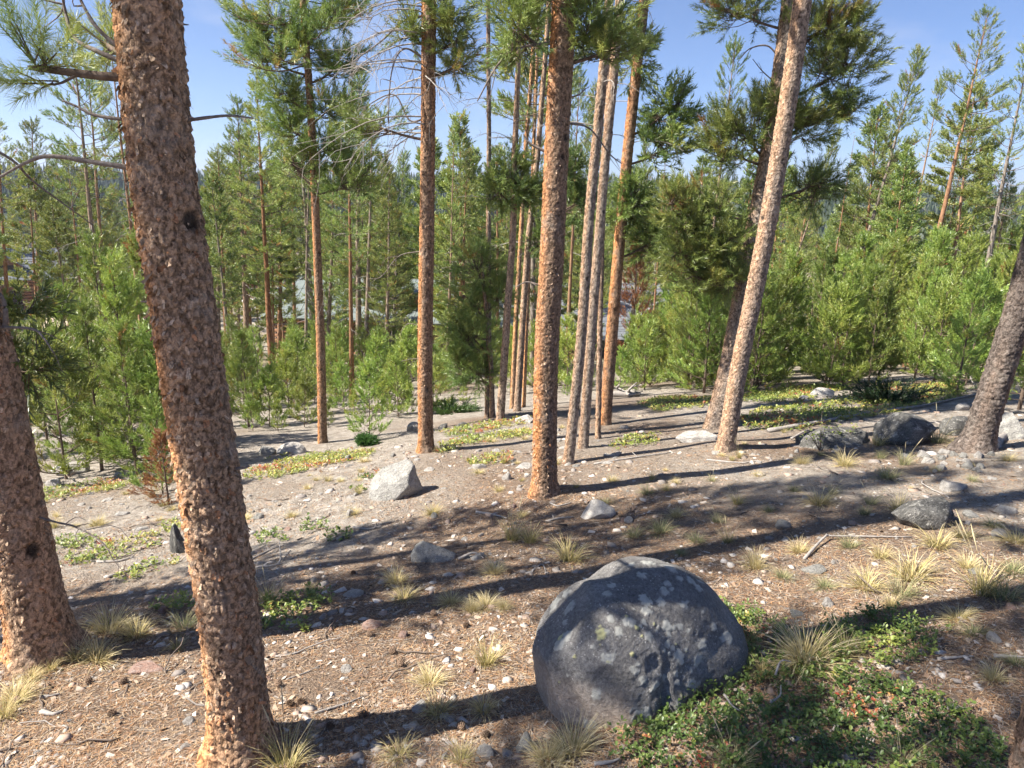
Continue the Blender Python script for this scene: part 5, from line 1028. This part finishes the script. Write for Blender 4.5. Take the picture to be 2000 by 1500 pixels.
seedling(1600, 880, 70, 'thin leafy seedling in front of the long low dark boulder', 611); seedling(1650, 868, 40, 'small round-leaved seedling touching the long low dark boulder', 612)

# ------------------------------------------------------------------ dead wood on the ground
def stick(pts, r, label, group=None, name='fallen_branch', mat='deadwood', subs=2, lift=0, seed=0, taper=.4, cat='branch'):
    rng = np.random.default_rng(seed + int(pts[0][0] * 3 + pts[0][1])); W = []
    for i, p in enumerate(pts):
        h = hit(p[0], p[1]); h[2] = float(gz(h[0], h[1])) + r * .8 + (p[2] if len(p) > 2 else 0); W.append(h)
    o0 = W[0].copy(); P = smoothpath(np.array(W) - o0, 16); mb = MB(); R = r * np.linspace(1, taper, 16) * rng.uniform(.85, 1.15, 16); tubes(mb, P[None], R[None], 7); w = Wood(); L = np.linalg.norm(P[-1] - P[0])
    for k in range(subs):
        i = rng.integers(3, 14); d = nrm(nrm(P[i] - P[i - 1]) + rng.normal(0, .6, 3) * [1, 1, .4] + [0, 0, .12]); w.add([P[i], P[i] + d * L * .12, P[i] + d * L * rng.uniform(.15, .3)], r * .5, r * .2, 5)
    w.build(mb, 4); return tag(link(name, mb.mesh(name, M[mat]), None, o0), label, cat, group)
for a in [
 ([(1500, 845), (1600, 828), (1720, 806), (1800, 796), (1910, 772)], .028, 'long grey fallen pole lying behind the dark boulders', 1, 'fallen_log', 'log'),
 ([(1935, 880), (1955, 862), (1975, 846)], .05, 'short broken log end leaning at the dark shaded trunk', 0, 'fallen_log', 'log'),
 ([(1545, 862, .02), (1575, 852, .05), (1620, 842, .02)], .014, 'grey stick poking from behind the long low dark boulder', 1, 'fallen_branch', 'branch'),
 ([(1570, 1095, .0), (1610, 1060, .03), (1630, 1055, .02), (1780, 1052, .0)], .010, 'curved grey stick among straw tufts uphill of the boulder', 0, 'fallen_branch', 'branch'),
 ([(930, 1003), (965, 1008), (990, 1015)], .013, 'pale broken stick lying below the rust-flanked trunk', 1, 'fallen_branch', 'branch'),
 ([(1066, 1022), (1090, 1015), (1120, 1012)], .012, 'forked pale stick beside the notched white stone', 2, 'fallen_branch', 'branch'),
 ([(1075, 985), (1090, 990), (1115, 983)], .008, 'thin bent twig by the foot of the rust-flanked trunk', 1, 'fallen_branch', 'branch'),
 ([(895, 1095), (925, 1090, .03), (945, 1092)], .010, 'grey stick resting on the dark bedrock wedge', 2, 'fallen_branch', 'branch'),
 ([(1040, 1115), (1060, 1105), (1068, 1130)], .006, 'hooked twig on the sunlit litter', 1, 'fallen_branch', 'branch'),
 ([(490, 1095), (520, 1080), (545, 1068)], .008, 'tangle of grey twigs next to the thick leaning trunk', 4, 'fallen_branch', 'branch'),
 ([(500, 1110), (545, 1102), (547, 1078, .08)], .010, 'upright broken grey twig beside the thick leaning trunk', 1, 'fallen_branch', 'branch'),
 ([(515, 1035), (528, 1040), (535, 1045)], .016, 'stubby pale wood piece in the shade band', 0, 'fallen_branch', 'branch'),
 ([(690, 1033), (720, 1036), (745, 1030)], .012, 'pale weathered stick in the shade band', 1, 'fallen_branch', 'branch'),
 ([(540, 905), (560, 895), (572, 888)], .010, 'short twig at the yellow-green mat edge', 1, 'fallen_branch', 'branch'),
 ([(615, 1395), (670, 1378), (710, 1362)], .006, 'thin stick in the shadow of the thick leaning trunk', 0, 'fallen_branch', 'branch'),
 ([(560, 1330), (600, 1315), (630, 1300)], .005, 'thin pale twig on the litter near the white oval stone', 1, 'fallen_branch', 'branch'),
 ([(900, 1408), (915, 1418)], .012, 'chip of pale wood beside a straw tuft', 0, 'wood_chip', 'wood chip'),
 ([(80, 1365), (100, 1362), (118, 1358)], .010, 'curled bark strip by the broad scaly trunk', 0, 'wood_chip', 'wood chip'),
 ([(85, 1395), (105, 1398), (125, 1392)], .012, 'second curled bark strip, in front of the broad scaly trunk', 0, 'wood_chip', 'wood chip'),
 ([(190, 1100), (230, 1098), (262, 1090)], .012, 'grey fallen branch under the low mat between the scaly trunks', 2, 'fallen_branch', 'branch'),
 ([(210, 1130), (260, 1115), (320, 1100)], .014, 'longer grey fallen branch by the upright dark stone', 3, 'fallen_branch', 'branch'),
 ([(1160, 908), (1240, 895), (1310, 885)], .012, 'dark branch lying across the litter behind the notched white stone', 2, 'fallen_branch', 'branch'),
 ([(1380, 900), (1440, 905), (1480, 902)], .010, 'pale stick in front of the slender twin trunk', 1, 'fallen_branch', 'branch'),
 ([(1830, 1290), (1870, 1288), (1900, 1285)], .008, 'pale stick on the bare tan ground', 0, 'fallen_branch', 'branch'),
 ([(1940, 1286), (1975, 1286), (2010, 1288)], .010, 'second pale stick on the bare tan ground', 0, 'fallen_branch', 'branch'),
 ([(1510, 1350, .07), (1520, 1330, .09), (1540, 1328, .08)], .005, 'curled white twig lying on the leafy mat', 0, 'fallen_branch', 'branch'),
 ([(1410, 1395, .08), (1425, 1420, .09), (1440, 1425, .08)], .005, 'arched thin twig on the dark part of the leafy mat', 0, 'fallen_branch', 'branch'),
 ([(1500, 1405, .07), (1518, 1395, .08), (1520, 1375, .08)], .006, 'short hooked twig on the dark part of the leafy mat', 0, 'fallen_branch', 'branch'),
 ([(1160, 1498), (1190, 1492), (1210, 1488)], .010, 'white stick at the lower corner of the leafy mat', 0, 'fallen_branch', 'branch')]: stick(a[0], a[1], a[2], subs=a[3], name=a[4], cat=a[5])
stick([(1916, 768, .0), (1893, 755, .12), (1884, 740, .3), (1893, 728, .42), (1899, 738, .36)], .010, 'bleached arched dead branch standing by the dark shaded trunk', subs=2)
# bleached root tangle
rt = thing('root_tangle', 'bleached white root tangle at the foot of the thicket', 'root'); b = hit(1217, 775); rt.location = (b[0], b[1], float(gz(b[0], b[1]))); rr_ = np.random.default_rng(3); s0 = 26 / FPX * depth(b); mb = MB()
tubes(mb, smoothpath([[-.9 * s0, 0, .05], [0, 0, .2 * s0], [.9 * s0, 0, .3 * s0]], 10)[None], np.linspace(.05, .09, 10)[None], 8)
link('stem', mb.mesh('stem', M['deadwood']), rt)
for k in range(8):
    mb = MB(); a = rr_.uniform(0, pi); p = np.array([rr_.uniform(-.3, .7) * s0, 0, .25 * s0]); tubes(mb, smoothpath([p, p + [cos(a) * .5 * s0, rr_.normal(0, .1), sin(a) * .5 * s0], p + [cos(a) * .9 * s0 + .1, rr_.normal(0, .2), sin(a) * 1.0 * s0]], 8)[None], np.linspace(.035, .008, 8)[None], 6); link('root', mb.mesh('root', M['deadwood']), rt)
# loose twigs and cones
tw = []
for k in range(5):
    mb = MB(); r_ = np.random.default_rng(700 + k); P = np.cumsum(np.vstack([[0, 0, .004], np.column_stack([r_.uniform(.02, .04, 7), r_.normal(0, .010, 7), r_.normal(0, .003, 7)])]), 0); tubes(mb, P[None], np.linspace(.0035, .0018, 8)[None], 5); tw.append(mb.mesh('twig', M['deadwood' if k % 2 else 'twig']))
px, py = ground_px(110, gt); P = hitv(px, py)
for k in range(110):
    if 1150 < px[k] < 1960 and py[k] > 1180: continue
    o = link('twig', tw[k % 5], None, P[k]); s = gt.uniform(.6, 1.6) * (1 if py[k] > 1050 else 1.4); o.scale = (s, s, s); o.rotation_euler = (0, gt.normal(0, .1), gt.random() * 6.28); tag(o, 'small dry twig lying loose on the litter', 'twig', 'loose twigs on the litter')
t = m_simple('pine_cone', (.13, .09, .065), (.30, .21, .15), 60); M['cone'] = t
mb = MB(); r_ = np.random.default_rng(5)
for k in range(60):
    z = k / 60; a = k * 2.4; R = .017 * sin(pi * (.12 + .8 * z)); p = np.array([cos(a) * R * .5, sin(a) * R * .5, z * .042]); d = np.array([cos(a), sin(a), .45]); s_ = np.array([-sin(a), cos(a), 0]); e = p + d * R * .8; mb.add(np.array([p - s_ * .003, p + s_ * .003, e + s_ * .0045, e - s_ * .0045, (p + e) / 2 - [0, 0, .004]]), [np.array([[0, 1, 2, 3]]), np.array([[0, 4, 1], [1, 4, 2], [2, 4, 3], [3, 4, 0]])])
cone = mb.mesh('pine_cone', M['cone'])
for (x, y) in [(235, 1340), (170, 1340), (40, 1375), (228, 1395), (565, 1375), (585, 1372), (905, 1430), (940, 1440), (728, 1245), (772, 1280), (850, 1205), (905, 1225), (640, 1420), (785, 1305), (1000, 1120), (545, 1345), (470, 1100), (690, 1120), (700, 1400), (1095, 1060)]:
    b = hit(x, y); o = link('pine_cone', cone, None, (b[0], b[1], float(gz(b[0], b[1])) + .014)); o.rotation_euler = (pi / 2, gt.random() * 6, gt.random() * 6.28); o.scale = (.85, .85, .85); tag(o, 'dark open pine cone lying on the litter', 'pine cone', 'pine cones on the litter')
# ------------------------------------------------------------------ houses down in the valley
M['metalroof'] = m_simple('pale_metal_roof', (.14, .17, .165), (.20, .23, .222), 3, .45, .1, .4)
M['shingle'] = m_simple('grey_shingles', (.13, .142, .165), (.215, .23, .255), 9, .9, .5, .1, 6, .05)
M['log'] = m_simple('brown_logs', (.16, .075, .04), (.30, .15, .08), 6, .75, .3, .2)
M['darktrim'] = m_simple('dark_trim', (.03, .022, .018), (.06, .045, .035), 10)
M['concrete'] = m_simple('pale_drive', (.50, .46, .42), (.62, .58, .53), 2)
M['sand'] = m_simple('pink_gravel_drive', (.50, .38, .30), (.62, .50, .41), 3)
t = NT('window_glass'); M['glass'] = t.principled((.03, .04, .05), .08, None, .6)
M['stonew'] = m_simple('chimney_stone', (.20, .18, .16), (.38, .35, .31), 5)
def boxm(x0, x1, y0, y1, z0, z1):
    v = np.array([[x, y, z] for z in (z0, z1) for y in (y0, y1) for x in (x0, x1)]); f = np.array([[0, 2, 3, 1], [4, 5, 7, 6], [0, 1, 5, 4], [2, 6, 7, 3], [0, 4, 6, 2], [1, 3, 7, 5]]); return v, f
def slab(a, b, c, d, th):
    """roof plane through four corners with thickness"""
    q = np.array([a, b, c, d], float); n_ = nrm(np.cross(q[1] - q[0], q[3] - q[0])); n_ = n_ if n_[2] > 0 else -n_; v = np.vstack([q, q + n_ * th]); return v, np.array([[3, 2, 1, 0], [4, 5, 6, 7], [0, 1, 5, 4], [1, 2, 6, 5], [2, 3, 7, 6], [3, 0, 4, 7]])
def house(label, x, y, w, dp, wall_h, roof_h, roofm, rz=0.0, dormer=None, gable_front=False, seams=0, garage=0, chimney=True, z=None, ov=.7, wallm='log', nwin=3):
    """ridge along local x (the slope faces -y) unless gable_front"""
    o = thing('log_house', label, 'house', (x, y, (float(gz(x, y)) if z is None else z))); o.rotation_euler = (0, 0, rz)
    def part(name, vf, mat, par=None):
        mb = MB(); [mb.add(*q_) for q_ in (vf if isinstance(vf, list) else [vf])]; return link(name, mb.mesh(name, M[mat], smooth=False), par or o)
    hw, hd = w / 2, dp / 2; zt = wall_h; zr = wall_h + roof_h
    nl = int((wall_h + 1.5) / .35)      # each log course of the front wall
    wl_ = part('wall', boxm(-hw, hw, -hd, hd, -1.5, zt), wallm)
    for k in range(nl):
        zc = -1.5 + (k + .5) * (wall_h + 1.5) / nl; mb = MB(); tubes(mb, np.array([[[-hw - .15, -hd - .02, zc], [hw + .15, -hd - .02, zc]]]), np.full((1, 2), .165), 7); link('log_course', mb.mesh('log_course', M[wallm]), wl_)
    if not gable_front:
        A = [(-hw - ov, -hd - ov, zt - ov * roof_h / hd), (hw + ov, -hd - ov, zt - ov * roof_h / hd), (hw + ov, 0, zr), (-hw - ov, 0, zr)]; B = [(p[0], -p[1], p[2]) for p in A]
        gv = np.array([[s_ * hw, -hd, zt] for s_ in (-1, 1)] + [[s_ * hw, hd, zt] for s_ in (-1, 1)] + [[s_ * hw, 0, zr - .05] for s_ in (-1, 1)]); part('gable', (gv, np.array([[0, 4, 2], [1, 3, 5]])), wallm)
    else:
        A = [(-hw - ov, -hd - ov, zt - ov * roof_h / hw), (-hw - ov, hd + ov, zt - ov * roof_h / hw), (0, hd + ov, zr), (0, -hd - ov, zr)]; B = [(-p[0], p[1], p[2]) for p in A]
        gv = np.array([[-hw, s_ * hd, zt] for s_ in (-1, 1)] + [[hw, s_ * hd, zt] for s_ in (-1, 1)] + [[0, s_ * hd, zr - .05] for s_ in (-1, 1)]); part('gable', (gv, np.array([[0, 2, 4], [1, 5, 3]])), wallm)
        for s_ in (-1, 1): mb = MB(); tubes(mb, np.array([[[s_ * (hw + ov), -hd - ov - .05, zt - ov * roof_h / hw], [0, -hd - ov - .05, zr]]]), np.full((1, 2), .16), 4); link('rake_board', mb.mesh('rake_board', M['darktrim']), o)
        mb = MB(); tubes(mb, np.array([[[-hw, -hd - ov, zt + .1], [hw, -hd - ov, zt + .1]]]), np.full((1, 2), .14), 4); link('tie_beam', mb.mesh('tie_beam', M['darktrim']), o)
    rf = part('roof', slab(*A, .14), roofm); part('roof_slope', slab(*B, .14), roofm, rf)
    if chimney: ch = part('chimney', boxm(hw * .35, hw * .35 + .9, .3, 1.2, zt, zr + .9), 'stonew', rf)
    if seams and not gable_front:
        for k in range(seams):
            xx = -hw - ov + (k + .5) * (w + 2 * ov) / seams; mb = MB(); tubes(mb, np.array([[[xx, -hd - ov, zt - ov * roof_h / hd + .16], [xx, 0, zr + .16]]]), np.full((1, 2), .035), 3); link('roof_seam', mb.mesh('roof_seam', M[roofm]), rf)
    if not gable_front and roofm == 'shingle':     # courses of shingles as steps on the slope
        for k in range(12):
            u = (k + .5) / 12; yy = (-hd - ov) * (1 - u); zz_ = zt - ov * roof_h / hd + (zr - zt + ov * roof_h / hd) * u + .16; mb = MB(); mb.add(*boxm(-hw - ov, hw + ov, yy - .02, yy + .3, zz_ - .02, zz_ + .035)); link('shingle_course', mb.mesh('shingle_course', M[roofm], smooth=False), rf)
    if dormer:
        dx, dw, dh = dormer; yf = -hd * .80; zb = zt + .2; d_ = thing('x', '', '') if False else link('dormer', None, o)
        v = np.array([[dx - dw / 2, yf, zb - .6], [dx + dw / 2, yf, zb - .6], [dx + dw / 2, yf, zb + dh * .45], [dx, yf, zb + dh], [dx - dw / 2, yf, zb + dh * .45]]); vb = v + [0, 3.0, 0]; part('dormer_wall', (np.vstack([v, vb]), [np.array([[0, 1, 2, 3, 4]]), np.array([[1, 6, 7, 2], [0, 4, 9, 5]])]), wallm, d_)
        for s_ in (-1, 1): part('dormer_roof', slab((dx + s_ * (dw / 2 + .35), yf - .5, zb + dh * .45 - .25), (dx + s_ * (dw / 2 + .35), yf + 3, zb + dh * .45 - .25), (dx, yf + 3, zb + dh + .05), (dx, yf - .5, zb + dh + .05), .12), roofm, d_)
        part('dormer_window', boxm(dx - dw * .22, dx + dw * .22, yf - .06, yf - .02, zb - .1, zb + dh * .5), 'darktrim', d_)
    for k in range(nwin):
        xx = -hw + w * (k + .5) / nwin
        if garage and k < garage: fr = part('garage_door', boxm(xx - w / nwin * .38, xx + w / nwin * .38, -hd - .26, -hd - .19, -.8, 1.6), 'darktrim'); continue
        fr = part('window', boxm(xx - .75, xx + .75, -hd - .26, -hd - .18, .9, 2.2), 'darktrim'); part('pane', boxm(xx - .62, xx + .62, -hd - .29, -hd - .265, 1.02, 2.08), 'glass', fr)
    return o
def at_house(px, py_ridge, D): p = atY(px, py_ridge, D); return p
def hz(px, py, D, h): return float(atY(px, py, D)[2]) - h
D = 56; house('house with a blue-grey shingled roof and a brown gable dormer', atY(1262, 580, D)[0], D, 13.5, 9, 2.7, 3.0, 'shingle', .12, (-.3, 2.6, 1.8), chimney=False, z=hz(1262, 556, D, 5.7))
D = 52; house('large log house under a pale green-grey metal roof', atY(785, 580, D)[0], D, 16, 8, 3.2, 2.0, 'metalroof', -.08, (3.0, 4.0, 1.7), seams=24, z=hz(785, 548, D, 5.2))
D = 86; house('red-brown log house with grey roof and dark dormer by a pink drive', atY(15, 540, D)[0], D, 13, 9, 3.2, 2.8, 'shingle', .5, (.5, 3.0, 2.0), garage=2, z=hz(15, 487, D, 6.0))
D = 112; house('brown garage with blue-grey roof beyond a pale concrete apron', atY(462, 500, D)[0], D, 9, 8, 2.8, 2.6, 'shingle', .1, None, garage=2, chimney=False, z=hz(462, 468, D, 5.4))
D = 330; house('far timber house with an open truss gable on the wooded hill', atY(1424, 408, D)[0], D, 8.5, 10, 3.2, 3.2, 'shingle', .2, gable_front=True, z=hz(1424, 402, D, 6.6))
D = 335; house('far low grey-roofed house on the wooded hill', atY(1300, 408, D)[0], D, 11, 8, 2.8, 2.2, 'shingle', 0, z=hz(1300, 401, D, 5.2), chimney=False)
def sheet(name, poly, mat, D):
    W = np.array([atY(px, 400, d)[:2] for px, d in poly]); c = W.mean(0); mb = MB(); ring = [W * (k / 6) + c * (1 - k / 6) for k in range(1, 7)]; n = len(W); v = np.vstack([[c]] + ring); z = gz(v[:, 0], v[:, 1]) + .10; f3 = np.array([[0, 1 + i, 1 + (i + 1) % n] for i in range(n)]); f4 = np.array([[1 + k * n + i, 1 + (k + 1) * n + i, 1 + (k + 1) * n + (i + 1) % n, 1 + k * n + (i + 1) % n] for k in range(5) for i in range(n)]); mb.add(np.column_stack([v, z]), [f3, f4]); link(name, mb.mesh(name, M[mat]), kind='structure')
sheet('driveway', [(40, 72), (120, 70), (170, 78), (110, 84), (40, 84)], 'sand', 80); sheet('concrete_apron', [(430, 96), (500, 96), (500, 107), (430, 107)], 'concrete', 100); sheet('road', [(540, 62), (640, 64), (640, 70), (540, 68)], 'concrete', 65)
# ------------------------------------------------------------------ the air of the valley
M_h = bpy.data.materials.new('valley_air'); M_h.use_nodes = True; tn = M_h.node_tree; tn.nodes.clear(); vo = tn.nodes.new('ShaderNodeVolumePrincipled'); vo.inputs['Color'].default_value = (.72, .82, 1, 1); vo.inputs['Density'].default_value = .00032; vo.inputs['Anisotropy'].default_value = .2; mo = tn.nodes.new('ShaderNodeOutputMaterial'); tn.links.new(vo.outputs[0], mo.inputs['Volume'])
zlo, zhi = float(Z.min()) - 1.5, max(float(Z.max()), 20) + 5; mb = MB(); mb.add(*boxm(float(XS.min()) - 20, float(XS.max()) + 20, float(YS.min()) - 20, float(YS.max()) + 20, zlo, zhi)); me = mb.mesh('haze', M_h, smooth=False); tag(link('haze', me, kind='stuff'), 'thin blue haze lying over the valley', 'haze')
